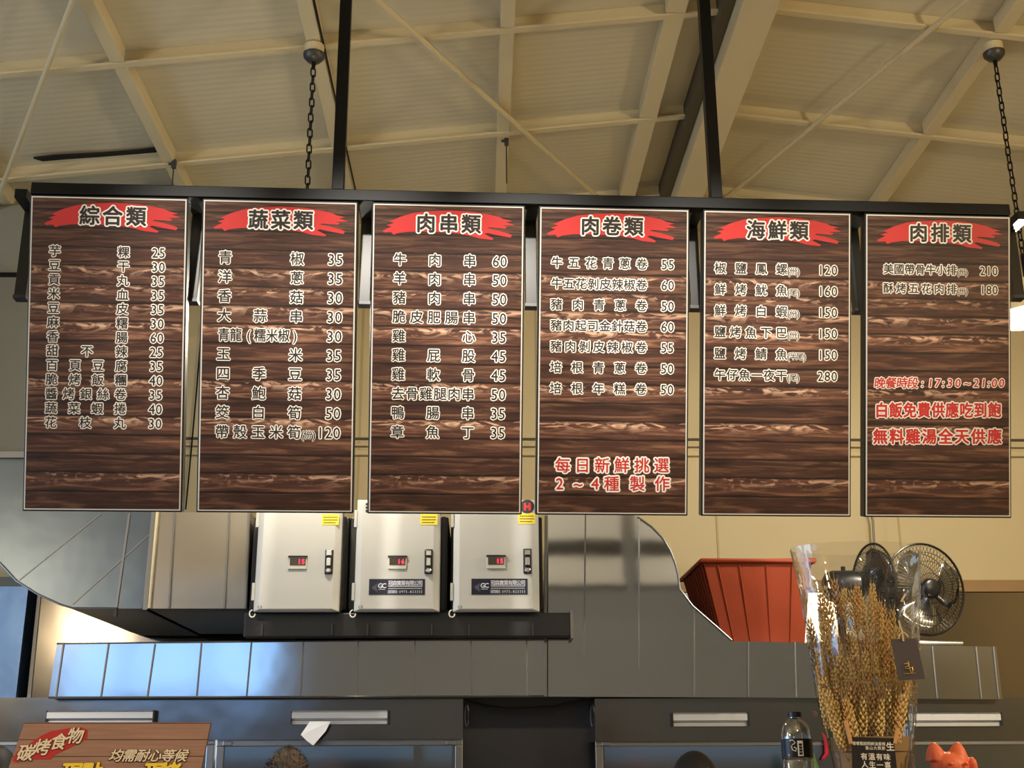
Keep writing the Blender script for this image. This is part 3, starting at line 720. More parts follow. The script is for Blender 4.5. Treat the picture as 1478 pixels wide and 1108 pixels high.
mb.add(low+outer+oi+li, [(0, 1, 2, 3)]+[(i, (i+1) % 4, 4+(i+1) % 4, 4+i) for i in range(4)]+[(4+i, 4+(i+1) % 4, 8+(i+1) % 4, 8+i) for i in range(4)]+[(8+i, 8+(i+1) % 4, 12+(i+1) % 4, 12+i) for i in range(4)]+[(12, 13, 14, 15)])
mb.build('basket_shell', M_orange, bt)
rim = MB(); r_ = .012
rim.tube([outer[0]+Vector((-.01, -.01, -.004)), outer[1]+Vector((.014, -.01, -.004)), outer[2]+Vector((.014, .01, -.004)), outer[3]+Vector((-.01, .01, -.004))], r_, 8, closed=True)
rim.build('rim', M_orange, bt, smooth=True)
for f in (.13, .33, .58, .82):
    p, q = outer[0].lerp(outer[1], f), low[0].lerp(low[1], f)
    MB().tube([p+Vector((0, -.001, -.02)), q+Vector((0, -.001, .005))], .003, 6).build('rib', M_orange, bt, smooth=True)
for f in [.06+j*.105 for j in range(9)]:
    p, q = outer[0].lerp(outer[3], f), low[0].lerp(low[3], f)
    MB().tube([p+Vector((-.002, 0, -.02)), q+Vector((-.002, 0, .005))], .007, 6).build('rib', M_orange, bt, smooth=True)
def fp_rail():
    pass

# ------------------------------------------------------------------ fans
M_cage = mat('cage_wire', (34, 33, 32), .35, .6)
M_blade = film('smoky_blade', (120, 128, 136), .62, .2)
def fan(c, nrm, rad, label, base_z, motor_dir, plate=True):
    c = Vector(c); n = Vector(nrm).normalized(); a = Vector((0, 0, 1)); a = (a-n*a.dot(n)).normalized(); b = n.cross(a)
    t = thing('desk_fan', label, 'fan', (c.x, c.y, base_z), None, 'black fans on the duct')
    MB().tube([c+(a*math.cos(w)+b*math.sin(w))*rad for w in [2*math.pi*j/40 for j in range(40)]], .006, 8, closed=True).build('cage_ring', M_cage, t, smooth=True)
    cg = MB()
    for s, dep in ((1, .055), (-1, .075)):
        for rr in (.33, .6, .8):
            hgt = s*dep*(1-rr**2.5)
            cg.tube([c+n*hgt+(a*math.cos(w)+b*math.sin(w))*rad*rr for w in [2*math.pi*j/32 for j in range(32)]], .0016, 4, closed=True)
        m = 64
        for j in range(m):
            w = 2*math.pi*j/m; e = a*math.cos(w)+b*math.sin(w)
            cg.tube([c+e*rad*rr+n*s*dep*(1-rr**2.5) for rr in (.2, .45, .65, .8, .92, 1.0)], .0013, 3, cap=False)
    o = cg.build('cage_wires', M_cage, t); o['kind'] = 'stuff'
    MB().lathe([(.0, .07), (.035, .068), (.047, .058), (.05, .045), (.02, .04)], c, n, 20).build('front_badge', M_blackpl, t, smooth=True)
    hub = MB().lathe([(.0, .03), (.03, .03), (.034, -.03), (0, -.03)], c, n, 16).build('blade_hub', M_blackpl, t, smooth=True)
    for j in range(3):
        w0 = 2*math.pi*j/3+.5; bl = MB(); vs = []
        for i in range(8):
            f = i/7; rr = rad*(.12+.78*f)
            for s in range(6):
                g = s/5; w = w0+(g-.35)*(.35+1.15*math.sin(f*2.4)**.8 if f < .999 else .7); tw = (g-.5)*.07*(1-.3*f)
                vs.append(c+(a*math.cos(w)+b*math.sin(w))*rr+n*tw)
        fs = [(i*6+s, i*6+s+1, (i+1)*6+s+1, (i+1)*6+s) for i in range(7) for s in range(5)]
        o = bl.add(vs, fs).build('blade', M_blade, hub, smooth=True); md = o.modifiers.new('solid', 'SOLIDIFY'); md.thickness = .002
    md_ = Vector(motor_dir).normalized()
    MB().lathe([(.0, .0), (.05, .0), (.075, .02), (.08, .05), (.08, .15), (.07, .18), (.04, .2), (0, .2)], c-n*.06, md_, 24).build('motor_housing', M_blackpl, t, smooth=True)
    MB().tube([c+md_*.1-n*.05+Vector((0, 0, .06)), c+md_*.1-n*.05+Vector((0, 0, .1))], .012, 8).build('swing_knob', M_blackpl, t, smooth=True)
    pb = c+md_*.14-n*.04
    MB().tube([pb, Vector((pb.x, pb.y, base_z+.02))], .02, 10).build('neck', M_blackpl, t, smooth=True)
    MB().lathe([(.13, 0), (.13, .012), (.11, .025), (.03, .035), (0, .035)], (pb.x, pb.y, base_z), (0, 0, 1), 28).build('base_plate', M_cage, t, smooth=True)
    return t
dz_ = zb0
fc = at(1335, 850, 6.0)
fan(fc, (.27, -.96, -.05), .225, 'round black wire-cage fan facing the camera, to the right of the bouquet', dz_+.003, (-.75, .6, 0))
fc2 = at(1261, 846, 6.12)
fan(fc2, (.955, .2, 0), .215, 'black fan seen edge-on behind the wheat bouquet', dz_+.003, (-1, .1, 0))
# lid-like steel rod on duct
MB_ = MB().tube([at(1325, 927, 5.86), at(1389, 928, 5.86)], .012, 10)
tag(MB_.build('steel_rod', M_chrome, smooth=True), 'short shiny steel rod lying on the duct under the round fan', 'rod')

# ------------------------------------------------------------------ chained pendant lamps
M_chain = mat('chain_iron', (24, 22, 22), .4, .7)
M_cast = mat('cast_grey', (70, 68, 66), .4, .5)
def link_mesh():
    mb = MB(); pts = []
    for j in range(16):
        w = 2*math.pi*j/16; pts.append((math.cos(w)*.011, 0, math.sin(w)*.011+(.013 if math.sin(w) > 0 else -.013)))
    mb.tube(pts, .0036, 6, closed=True); return mb.mesh('chain_link', M_chain, None, True)
LM = link_mesh()
def pendant(px, py, zl, label, e, side):
    top = roofpoint(px, py-4, side, -.01)
    t = thing('pendant_lamp', label, 'lamp', (top.x, top.y, zl), None, 'chain-hung pendant lamps')
    MB().lathe([(.0, .0), (.045, 0), (.047, .045), (.0, .045)], top+Vector((0, 0, -.04)), (0, 0, 1), 20).build('junction_box', M_cream, t, smooth=True)
    MB().lathe([(.0, .0), (.03, .006), (.05, .028), (.052, .045), (0, .045)], top+Vector((0, 0, -.085)), (0, 0, 1), 24).build('canopy_cup', M_cast, t, smooth=True)
    MB().tube([top+Vector((0, 0, -.085)), top+Vector((0, 0, -.12))], [.011, .008], 10).build('swivel', M_chain, t, smooth=True)
    z = top.z-.138; k = 0; step = .0405
    while z > zl+.28:
        o = bpy.data.objects.new('chain_link', LM); C.link(o); o.parent = t; o.location = (R.uniform(-.001, .001), 0, z-zl); o.rotation_euler = (0, 0, (math.pi/2 if k % 2 else 0)+.5); z -= step; k += 1
    MB().tube([(0, 0, z-zl+.03), (0, 0, .14)], .012, 10).build('lamp_stem', M_chain, t, local=True, smooth=True)
    MB().lathe([(.035, .17), (.05, .15), (.06, .10), (.12, .05), (.17, .0), (.175, -.02), (.17, -.02), (.115, .045), (.055, .095), (.03, .15)], (0, 0, 0), (0, 0, 1), 32).build('lamp_shade', mat('shade_cream', (230, 214, 176), .4), t, local=True, smooth=True)
    MB().lathe([(.0, -.04), (.03, -.03), (.042, 0), (.035, .04), (.018, .08), (0, .085)], (0, 0, 0), (0, 0, 1), 20).build('bulb', mat('bulb_glow', (255, 240, 210), .4, emit=(255, 225, 170), estr=30), t, local=True, smooth=True)
    light('POINT', (top.x, top.y, zl-.07), e, (1, .92, .78), .06)
zp = at(1487, 452, 5.15).z
pendant(454, 72, zp, 'chain-hung pendant whose chain drops behind the second menu board', 85, -1)
pendant(1433, 70, zp, 'chain-hung pendant glowing at the right edge beside the last menu board', 170, 1)

# small beam clamps with rods
for (x, y, y2) in ((251, 238, 262), (731, 205, 278)):
    p = roofpoint(x, y, -1, -.02); q = Vector((p.x, p.y, p.z-.22))
    t = thing('beam_clamp', 'small steel clamp with thin rod under the roof beam above the ' + ('first' if x < 500 else 'third') + ' menu board', 'clamp', p, None, 'beam clamps under the roof')
    MB().box((-.012, -.012, -.02), (.012, .012, .03)).box((-.03, -.006, 0), (-.012, .006, .012)).build('clamp_body', M_cast, t, local=True, bevel=.002)
    MB().tube([(0, 0, -.02), (0, 0, -.26)], .004, 6).build('clamp_rod', M_cast, t, local=True)

# spotlights over the customer side and added globe fill lamps
for (sx, sy_, sz, tx_, e), wh in zip(SPOTS, ('first', 'second', 'third', 'fourth', 'fifth')):
    t = thing('track_spotlight', 'black spotlight aimed from above at the %s menu board' % wh, 'spotlight', (sx, sy_, sz), None, 'spotlights above the frame')
    dr = (Vector((tx_, 4.62, 3.2))-Vector((sx, sy_, sz))).normalized()
    MB().lathe([(.03, -.02), (.05, 0), (.055, .12), (.05, .12), (.045, .01), (0, .005)], (0, 0, 0), dr, 20).build('lamp_head', M_black, t, local=True, smooth=True)
    MB().tube([(0, 0, .0), (0, 0, roofz(sx)+TOP-sz)], .01, 8).build('stem', M_black, t, local=True)
M_globe = film('globe_glass', (255, 240, 214), .85, .1)
for (lx, ly, lz, le), wh in zip(FILL_LAMPS, ('beside the left window', 'at the right of the counter', 'high above the middle of the dining room')):
    t = thing('fill_globe', 'added unseen globe lamp for fill light, hanging ' + wh, 'lamp', (lx, ly, lz), None, 'added globe fill lamps over the dining room')
    MB().lathe([(.2*math.sin(math.pi*k/16), -.2*math.cos(math.pi*k/16)) for k in range(17)], (0, 0, 0), (0, 0, 1), 24).build('globe', M_globe, t, local=True, smooth=True)
    MB().lathe([(.0, .19), (.07, .19), (.06, .23), (0, .24)], (0, 0, 0), (0, 0, 1), 20).build('collar', M_black, t, local=True, smooth=True)
    MB().tube([(0, 0, .22), (0, 0, roofz(lx)+TOP-lz)], .008, 6).build('hanger', M_black, t, local=True)

# ------------------------------------------------------------------ front ledge and the things on it
ZS = 1.46
ct = thing('serving_counter', 'serving counter ledge in front of the kitchen', 'counter', (.2, 2.8, 0))
MB().box((-2.5, 2.55, ZS-.04), (2.5, 3.1, ZS)).build('counter_top', mat('counter_wood', (120, 80, 50), .4, noise=.2, nscale=6), ct, bevel=.004)
MB().box((-2.45, 2.65, 0), (2.45, 3.05, ZS-.04)).build('counter_front', M_dimwall, ct)

# tilted sign, lower left
n_ = Vector((0, -math.sin(math.radians(57)), math.cos(math.radians(57))))   # face normal of a board reclined 33 degrees
Y0 = 2.83
pa, pb_ = at(35, 1042, Y0+.0), at(305, 1042, Y0+.0)
ux = (pb_-pa); wS = ux.length; ux.normalize(); vz = Vector((0, math.cos(math.radians(57)), math.sin(math.radians(57))))
vz = (vz-ux*vz.dot(ux)).normalized(); nn = ux.cross(vz)*1.0
hS = (pa.z-ZS)/vz.z
Mx = Matrix((ux, -nn, vz)).transposed()      # columns: x along the top edge, y into the board, z up the board
sg = thing('tilted_sign', 'tilted plank-print sign reading 碳烤食物 at lower left, leaning back', 'sign', pa-vz*hS)
sg.rotation_euler = Mx.to_euler()
MB().box((0, 0, 0), (wS, .005, hS)).build('sign_panel', mat('sign_edge', (110, 84, 70), .5), sg, local=True)
def sign_planks():
    m = mat('sign_planks', (160, 122, 106), .5, noise=.4, nscale=5, stretch=(1.5, 1, 22)); nt = m.node_tree; b = nt.nodes['Principled BSDF']
    tc = nt.nodes.new('ShaderNodeTexCoord'); w = nt.nodes.new('ShaderNodeSeparateXYZ'); nt.links.new(tc.outputs['Object'], w.inputs[0])
    def mth(op, a, c):
        n = nt.nodes.new('ShaderNodeMath'); n.operation = op
        for i, v in enumerate((a, c)):
            if isinstance(v, (int, float)): n.inputs[i].default_value = v
            else: nt.links.new(v, n.inputs[i])
        return n.outputs[0]
    fr_ = mth('FRACT', mth('DIVIDE', mth('ADD', w.outputs[2], .0335*0+.026), .0425), 0)
    ln = mth('GREATER_THAN', fr_, .06)
    src = b.inputs['Base Color'].links[0].from_socket
    s = nt.nodes.new('ShaderNodeVectorMath'); s.operation = 'SCALE'; nt.links.new(src, s.inputs[0])
    nt.links.new(mth('ADD', mth('MULTIPLY', ln, .75), .25), s.inputs['Scale']); nt.links.new(s.outputs[0], b.inputs['Base Color'])
    return m
MB().box((.001, -.001, .001), (wS-.001, 0, hS-.001)).build('sign_print', sign_planks(), sg, local=True)
Mi = Mx.inverted()
def sl(x, y):
    p = onplane(x, y, pa, nn); q = Mi @ (p-(pa-vz*hS)); return q.x, q.z
rb = MB(); pts = [sl(*p) for p in ((18, 1098), (24, 1086), (60, 1062), (72, 1056), (100, 1051), (118, 1050), (127, 1054), (126, 1066), (112, 1074), (100, 1080), (78, 1090), (74, 1096), (44, 1096), (24, 1101))]
tri = tessellate_polygon([[Vector((a, 0, b)) for a, b in pts]])
rb.add([(a, -.0018, b) for a, b in pts], [tuple(x) for x in tri]); rb.build('red_patch', mat('patch_red', (190, 44, 44), .5), sg, local=True)
M_scream = mat('sign_cream', (240, 222, 196), .5); M_sdark = mat('sign_dark', (60, 20, 16), .5)
tx = MB()
for ch, (x, y) in zip('碳烤食物', ((38, 1087), (61.5, 1079), (86, 1071), (109.5, 1062.5))):
    u, v = sl(x, y); put(tx, ch, u, v, .036, -.0026, 1.0, 1.22, fat=.0022, n=8, mi=1); put(tx, ch, u, v, .036, -.0034, 1.0, 1.22, fat=.0008, n=5, mi=0)
tx.build('sign_lettering', [M_scream, M_sdark], sg, local=True, fix=False)
tx = MB()
for j, ch in enumerate('均需耐心等候'):
    u, v = sl(169+j*18.7, 1091); put(tx, ch, u, v, .029, -.0026, 1.0, 1.15, fat=.0020, n=8, mi=1, skew=.2); put(tx, ch, u, v, .029, -.0034, 1.0, 1.15, fat=.0006, n=5, mi=0, skew=.2)
tx.build('sign_lettering', [M_scream, M_sdark], sg, local=True, fix=False)
tx = MB(); M_sy = mat('sign_yellow', (250, 214, 70), .5)
for (x, ch) in ((103, '現'), (132, '點'), (222, '現'), (245, '烤')):
    u, v = sl(x, 1116.5); put(tx, ch, u, v, .046, -.0026, 1, 1.2, fat=.0035, n=8, mi=1); put(tx, ch, u, v, .046, -.0034, 1, 1.2, fat=.002, n=5, mi=0)
tx.build('sign_lettering', [M_sy, M_sdark], sg, local=True, fix=False)
MB().box((wS*.3, .006, 0), (wS*.7, .012, hS*.5)).build('stand', M_blackpl, sg, local=True)

# water bottle
bc = at(1149, 1060, 2.85); bc.z = ZS; hB = at(1149, 1027, 2.85).z-ZS
bo = thing('water_bottle', 'clear plastic water bottle with black label and black cap, left of the bouquet', 'bottle', bc)
rB = .0345
zz = lambda y: at(1149, y, 2.85).z-ZS
M_pet = film('clear_pet', (236, 240, 242), .68, .06, bump=.3)
MB().lathe([(rB*.8, .001), (rB, .01), (rB, .02), (rB*.93, .026), (rB, .032), (rB, zz(1098)), (rB*.95, zz(1096)), (rB, zz(1094)), (rB*1.0, zz(1066)), (rB*.99, zz(1060)), (rB*.92, zz(1052)), (rB*.75, zz(1044)), (rB*.5, zz(1038)), (rB*.4, zz(1036)), (rB*.4, zz(1034))], (0, 0, 0), (0, 0, 1), 32).build('bottle_wall', M_pet, bo, local=True, smooth=True)
MB().lathe([(rB+.0006, zz(1093)), (rB+.0006, zz(1066))], (0, 0, 0), (0, 0, 1), 32).build('label_sleeve', mat('label_black', (14, 14, 18), .35), bo, local=True, smooth=True)
MB().lathe([(rB*.46, zz(1035)), (rB*.46, zz(1027.5)), (rB*.42, zz(1027)), (0, zz(1027))], (0, 0, 0), (0, 0, 1), 24).build('cap', M_blackpl, bo, local=True, smooth=True)
lb = MB()
def cyl(mb, x0, x1, z0, z1, mi, r=rB+.0012):
    mb.cm = mi; n = 4; vs = []
    for k in range(n+1):
        x = x0+(x1-x0)*k/n; y = -math.sqrt(max(0, r*r-x*x)); vs += [(x, y, z0), (x, y, z1)]
    mb.add(vs, [(2*k, 2*k+2, 2*k+3, 2*k+1) for k in range(n)])
pxm = 2.85/1750*1.02
cyl(lb, (1144.5-1149)*pxm, (1152-1149)*pxm, zz(1091), zz(1069), 0)
for j in range(4): cyl(lb, (1146.3-1149)*pxm, (1150.5-1149)*pxm, zz(1076.4+j*4.2), zz(1073+j*4.2), 1, rB+.0018)
lb.build('label_box', [M_pwhite, M_pblack], bo, local=True, fix=False)
sw = MB()
def lab(pts, r):
    sw.tube([(x, -math.sqrt(max(0, (rB+.001)**2-x*x)), z) for x, z in [((a-1149)*pxm, zz(b)) for a, b in pts]], r, 5)
lab([(1135, 1069), (1139, 1068), (1142, 1072), (1138, 1075)], .0012); lab([(1137, 1076), (1138, 1082), (1142, 1084), (1143, 1080), (1140, 1078)], .0012); lab([(1133.5, 1088), (1134, 1091)], .0014)
sw.build('label_swash', M_pwhite, bo, local=True)
# green bottle half seen behind
# ------------------------------------------------------------------ wheat bouquet
YQ2 = 2.78
bb_ = at(1258, 1108, YQ2); bb_.z = ZS
bq = thing('wheat_bouquet', 'dried wheat bouquet in kraft paper and clear wrap, on the counter at right', 'bouquet', bb_)
M_ear = mat('wheat_gold', (252, 208, 138), .6, noise=.25, nscale=60)
M_ear2 = mat('wheat_tan', (232, 184, 118), .65, noise=.25, nscale=60)
M_awn = mat('awn_straw', (214, 186, 130), .6)
M_stem = mat('stem_straw', (178, 150, 92), .6)
def ear_mesh(seed, m):
    r = random.Random(seed); mb = MB(); Ln = .098+r.uniform(-.01, .012); bend = r.uniform(-.010, .010)
    nl = 13
    def axis(f): return Vector((bend*f*f, 0, Ln*f))
    for i in range(nl):
        f = (i+.5)/nl; c0 = axis(f); taper = (.55+.9*f) if f < .45 else (1.0-(f-.45)*.85)
        taper = min(1, taper)
        for k in range(4):
            w = math.pi/2*k+(math.pi/4 if i % 2 else 0)+r.uniform(-.15, .15); e = Vector((math.cos(w), math.sin(w), 0))
            base = c0+e*.0012; tip = c0+e*.0092*taper+Vector((0, 0, .0135)); mid = (base+tip)/2+e*.0026*taper
            s = Vector((-e.y, e.x, 0))*.0036*taper; o = e*.003*taper
            mb.cm = 0
            mb.add([base, mid+s, mid+o, mid-s, mid-o, tip], [(0, 1, 2), (0, 2, 3), (0, 3, 4), (0, 4, 1), (5, 2, 1), (5, 3, 2), (5, 4, 3), (5, 1, 4)])
            if r.random() < .10 or f > .88:
                mb.cm = 1; t2 = tip+e*r.uniform(.004, .012)+Vector((0, 0, r.uniform(.012, .032))); q = Vector((-e.y, e.x, 0))*.0003
                mb.add([tip-q, tip+q, t2], [(0, 1, 2)])
    return mb.mesh('wheat_ear', [m, M_awn], None, True)
EM = [ear_mesh(s, M_ear if s % 3 else M_ear2) for s in range(6)]
def topy(x):
    K = [(1160, 925), (1172, 880), (1182, 872), (1196, 835), (1208, 828), (1222, 842), (1240, 848), (1262, 845), (1278, 868), (1292, 898), (1302, 925)]
    for (a, b), (c, d) in zip(K, K[1:]):
        if a <= x <= c: return b+(d-b)*(x-a)/(c-a)
    return 925
wrapc = at(1254, 1150, YQ2)
def add_ear(xp, yt, Y, k):
    tip = at(xp, yt, Y); root = wrapc+Vector((R.uniform(-.05, .05), (Y-YQ2)*.5, -.12))
    d = (tip-root).normalized(); d = (d+Vector((R.uniform(-.05, .05), 0, .25))).normalized()
    o = bpy.data.objects.new('wheat_ear', EM[k % 6]); C.link(o); o.parent = bq
    me_l = .115; base = tip-d*me_l
    q = d.to_track_quat('Z', 'Y'); o.rotation_mode = 'QUATERNION'; o.rotation_quaternion = q; o.location = base-bq.location
    s = R.uniform(.92, 1.12); o.scale = (s*1.15, s*1.15, s)
    return base
stems = MB(); k = 0
TIPS = [(1168, 905), (1180, 873), (1190, 858), (1203, 832), (1212, 840), (1228, 850), (1238, 846), (1250, 852), (1262, 848), (1274, 868), (1284, 872), (1296, 902), (1184, 868), (1218, 845), (1243, 850), (1256, 846), (1268, 858)]
for x, y in TIPS:
    b = add_ear(x, y-4, YQ2+R.uniform(-.02, .04), k); k += 1; stems.tube([b, b.lerp(wrapc, .6), wrapc+Vector((R.uniform(-.03, .03), 0, -.1))], .0012, 4, cap=False)
for row in range(9):
    n = 10
    for j in range(n):
        f = (j+.5+R.uniform(-.3, .3))/n
        yy = 905+row*12.5+R.uniform(-8, 8)
        lo, hi = 1163+(yy-900)*.20, 1318-(yy-900)*.06
        x = lo+(hi-lo)*f
        if yy < topy(x)+14: yy = topy(x)+14+R.uniform(0, 10)
        b = add_ear(x, yy, YQ2+.03-row*.011+R.uniform(-.01, .01), k); k += 1
        if j % 2: stems.tube([b, b.lerp(wrapc, .6), wrapc+Vector((R.uniform(-.04, .04), 0, -.1))], .0012, 4, cap=False)
o = stems.build('wheat_stems', M_stem, bq); o['kind'] = 'stuff'
# kraft paper wrap (open cone) and folded collar
M_kraft = mat('kraft_paper', (150, 122, 86), .7, noise=.12, nscale=12)
def cone(levels, Y, dep, n=28):
    """levels: (xleft, xright, y) in photo coordinates, swept as ellipses"""
    vs = []
    for xl, xr, y in levels:
        p, q = at(xl, y, Y), at(xr, y, Y); c = (p+q)/2; a = (q-p).length/2
        for j in range(n):
            w = 2*math.pi*j/n; vs.append(Vector((c.x+a*math.cos(w), c.y+dep*a*math.sin(w), c.z)))
    fs = [(i*n+j, i*n+(j+1) % n, (i+1)*n+(j+1) % n, (i+1)*n+j) for i in range(len(levels)-1) for j in range(n)]
    return MB().add(vs, fs)
o = cone([(1201, 1312, 1064), (1203, 1311, 1085), (1207, 1308, 1108), (1214, 1300, 1150), (1218, 1296, 1170)], YQ2, .8).build('kraft_wrap', M_kraft, bq, smooth=True)
md = o.modifiers.new('solid', 'SOLIDIFY'); md.thickness = .002
o = cone([(1200, 1313, 1063.5), (1201, 1312, 1084)], YQ2, .83).build('paper_fold', M_kraft, bq, smooth=True)
# cellophane: gathered below, flaring open at the top
M_cello = film('cellophane', (246, 246, 246), .93, .04, bump=.5)
lv = [(1141, 1327, 791), (1148, 1327, 822), (1160, 1326, 880), (1168, 1326, 935), (1176, 1322, 985), (1186, 1320, 1030), (1196, 1319, 1070), (1206, 1318, 1108), (1212, 1310, 1150), (1216, 1300, 1172)]
cl = cone(lv, YQ2, .62, 48)
for i, v in enumerate(cl.v):
    j = i % 48; lvl = i//48; c = sum(cl.v[lvl*48:(lvl+1)*48], Vector())/48 if False else None
    amp = .004
    v.x += amp*math.sin(j*1.7+lvl*.6)*.6; v.y += amp*math.sin(j*2.3+lvl*.9)
cl.build('cellophane', M_cello, bq, smooth=True)
# crumpled highlights folds of film
fd = MB()
for (x, y, w, h) in ((1226, 900, 6, 22), (1188, 990, 10, 8), (1265, 985, 5, 26), (1176, 1030, 6, 10)):
    c = at(x, y, YQ2-.105); s = .0016
    fd.add([c+Vector((-w*s*.5, 0, h*s*.5)), c+Vector((w*s*.2, -.012, h*s*.2)), c+Vector((w*s*.6, 0, -h*s*.5)), c+Vector((-w*s*.2, .008, -h*s*.2))], [(0, 1, 2), (0, 2, 3)])
fd.build('film_crease', film('crease_film', (250, 250, 250), .35, .12), bq)
# clothespins and black message card
def pin(a, b, Y):
    p, q = at(*a, Y), at(*b, Y); d = (q-p).normalized(); s = Vector((d.z, 0, -d.x)).normalized()
    MB().prism([p-s*.004, p+s*.004, q+s*.0035, q-s*.0035], (0, .008, 0)).build('clothespin', mat('pin_wood', (214, 160, 106), .6), bq, bevel=.001)
YC = YQ2-.125
pin((1221, 1040), (1229, 1073), YC-.004); pin((1297, 1050), (1292, 1073), YC-.004)
cd = MB().prism([at(1229, 1063, YC), at(1290, 1065, YC), at(1297, 1130, YC+.0), at(1231, 1130, YC)], (0, .002, 0))
cd.build('message_card', mat('card_black', (24, 22, 26), .55), bq)
def ctext(s, pts, size, fat=0):
    mb = MB(); m = YC-.001; sz = size*YC*1.03/1750
    for ch, (x, y) in zip(s, pts):
        p = at(x, y, m); put(mb, ch, p.x, p.z, sz, m, fat=fat, n=4)
    mb.build('card_lettering', M_pwhite, bq, fix=False)
ctext('嚐嚐看說明麻油香辣', [(1232.5+j*5.35, 1072.3+j*.12) for j in range(9)], 5.2, .0001)
ctext('香山大燕麥', [(1251.5+j*5.9, 1079+j*.12) for j in range(5)], 5.2, .0001)
ctext('生', [(1285, 1077)], 12, .0004)
ctext('有溫有味', [(1247.2+j*11, 1091.2+j*.3) for j in range(4)], 9.5, .0003)
ctext('人生一喜', [(1248.2+j*11, 1103+j*.3) for j in range(4)], 9.5, .0003)
# hang tag on twine
YT = YQ2-.13
tg = thing('gift_tag', 'dark grey rectangular tag with gold monogram hanging at the right of the bouquet', 'tag', at(1303, 925, YT))
M_tag = mat('tag_card', (78, 70, 74), .35)
MB().prism([at(1286, 922.5, YT), at(1322.5, 921, YT), at(1335.5, 979.5, YT-.012), at(1297, 982, YT-.012)], (0, .0015, 0)).build('tag_card', M_tag, tg)
M_gold = mat('gold_foil', (232, 196, 90), .3, .8)
mg = MB()
def curve(pts, r):
    mg.tube([at(x, y, YT-.0135+(968-y)*.00022) for x, y in pts], r, 5)
curve([(1305, 958), (1309, 957), (1313, 958), (1310, 961), (1306, 962), (1308, 965), (1313, 964), (1317, 962)], .0009)
curve([(1311, 954), (1312, 961), (1314, 968), (1316, 971), (1318, 967), (1317, 963), (1314, 963)], .0009)
curve([(1305, 972), (1311, 971.6), (1322, 971)], .0004)
mg.build('monogram', M_gold, tg)
tw = MB(); tw.tube([at(x, y, YT-.003) for x, y in ((1307, 857), (1303, 864), (1301, 868))], .0022, 6)
tw.tube([at(x, y, YT-.003) for x, y in ((1297.5, 895), (1299, 903), (1302, 911), (1303, 918), (1304, 925))], .002, 6)
tw.tube([at(x, y, YT-.004) for x, y in ((1303, 912), (1307, 914), (1311, 919))], .0014, 5); tw.tube([at(x, y, YT-.004) for x, y in ((1303, 912), (1299, 915), (1297, 920))], .0014, 5)
tw.build('twine', mat('twine_cream', (214, 190, 150), .7), tg, smooth=True)

# orange lucky cat figurine
cc = at(1372, 1100, 2.9); cc.z = ZS; kpx = 2.9/1750*1.01
M_cat = mat('orange_vinyl', (248, 122, 80), .45)
cat = thing('cat_figurine', 'small orange cat figurine with raised paw, lower right corner', 'figurine', cc)
zc2 = lambda y: at(1372, y, 2.9).z-ZS
hc = zc2(1104)
def blob(mb, c, r, n=20, m=12):
    vs = []; c = Vector(c)
    for i in range(m+1):
        ph = math.pi*i/m
        for j in range(n):
            w = 2*math.pi*j/n; vs.append(c+Vector((r[0]*math.sin(ph)*math.cos(w), r[1]*math.sin(ph)*math.sin(w), r[2]*math.cos(ph))))
    mb.add(vs, [(i*n+j, i*n+(j+1) % n, (i+1)*n+(j+1) % n, (i+1)*n+j) for i in range(m) for j in range(n)])
mb = MB()
# head, cheeks, body, ears, arm joined by remesh into one continuous surface
blob(mb, (-.004, 0, hc-.003), (.043, .036, .033)); blob(mb, (0, .004, hc*.42), (.046, .04, hc*.5))
for s, x in ((-1, 1353), (1, 1383)):
    ex = (x-1372)*kpx
    mb.lathe([(.025, -.006), (.0215, .008), (.016, .020), (.009, .030), (.004, .034), (0, .035)], (ex, .002, zc2(1093)), (s*.12, 0, 1), 18)
blob(mb, ((1400-1372)*kpx, -.008, zc2(1103)), (.011, .012, .0165)); mb.tube([(.04, 0, hc*.45), (.047, -.006, hc*.8), (.047, -.008, hc)], .012, 10)
blob(mb, (-.034, -.028, .04), (.014, .014, .03))
o = mb.build('cat_body', M_cat, cat, local=True, smooth=True); md = o.modifiers.new('join', 'REMESH'); md.mode = 'VOXEL'; md.voxel_size = .0022; md.use_smooth_shade = True
md = o.modifiers.new('soft', 'SMOOTH'); md.iterations = 4
M_catd = mat('orange_shadowed_print', (206, 72, 36), .5)
fc_ = MB()
for x in (1365, 1386):
    cx = (x-1372)*kpx; blob(fc_, (cx, -.0345, zc2(1102)), (.0065, .003, .0042), 12, 8)
fc_.build('eyelids', M_cat, cat, local=True, smooth=True)
ei = MB()
for x, s in ((1353.5, -1), (1382.5, 1)): ei.add([((x-1372-6)*kpx, -.0155, zc2(1087)), ((x-1372+6)*kpx, -.0155, zc2(1087)), ((x-1372+s*1.5)*kpx, -.0075, zc2(1076.5))], [(0, 1, 2)])
# red strap and green pieces behind the wheat (a hanging ladle handle)
tag(MB().tube([at(x, y, 5.787) for x, y in ((1184, 1053), (1190, 1064), (1193, 1075), (1193, 1088), (1187, 1096), (1186, 1094))], [.006, .010, .011, .010, .006, .003], 8).build('red_scraper', mat('red_handle', (190, 20, 44), .4), smooth=True), 'curved red plastic handle hanging between the bottle and the bouquet', 'handle')
tag(MB().lathe([(.05, 0), (.055, .02), (.055, .2), (.03, .26), (.02, .3), (0, .3)], at(1176, 1192, 5.5), (0, 0, 1), 20).build('green_bottle', mat('green_plastic', (70, 96, 54), .4), smooth=True), 'green bottle in the kitchen, between water bottle and bouquet', 'bottle')

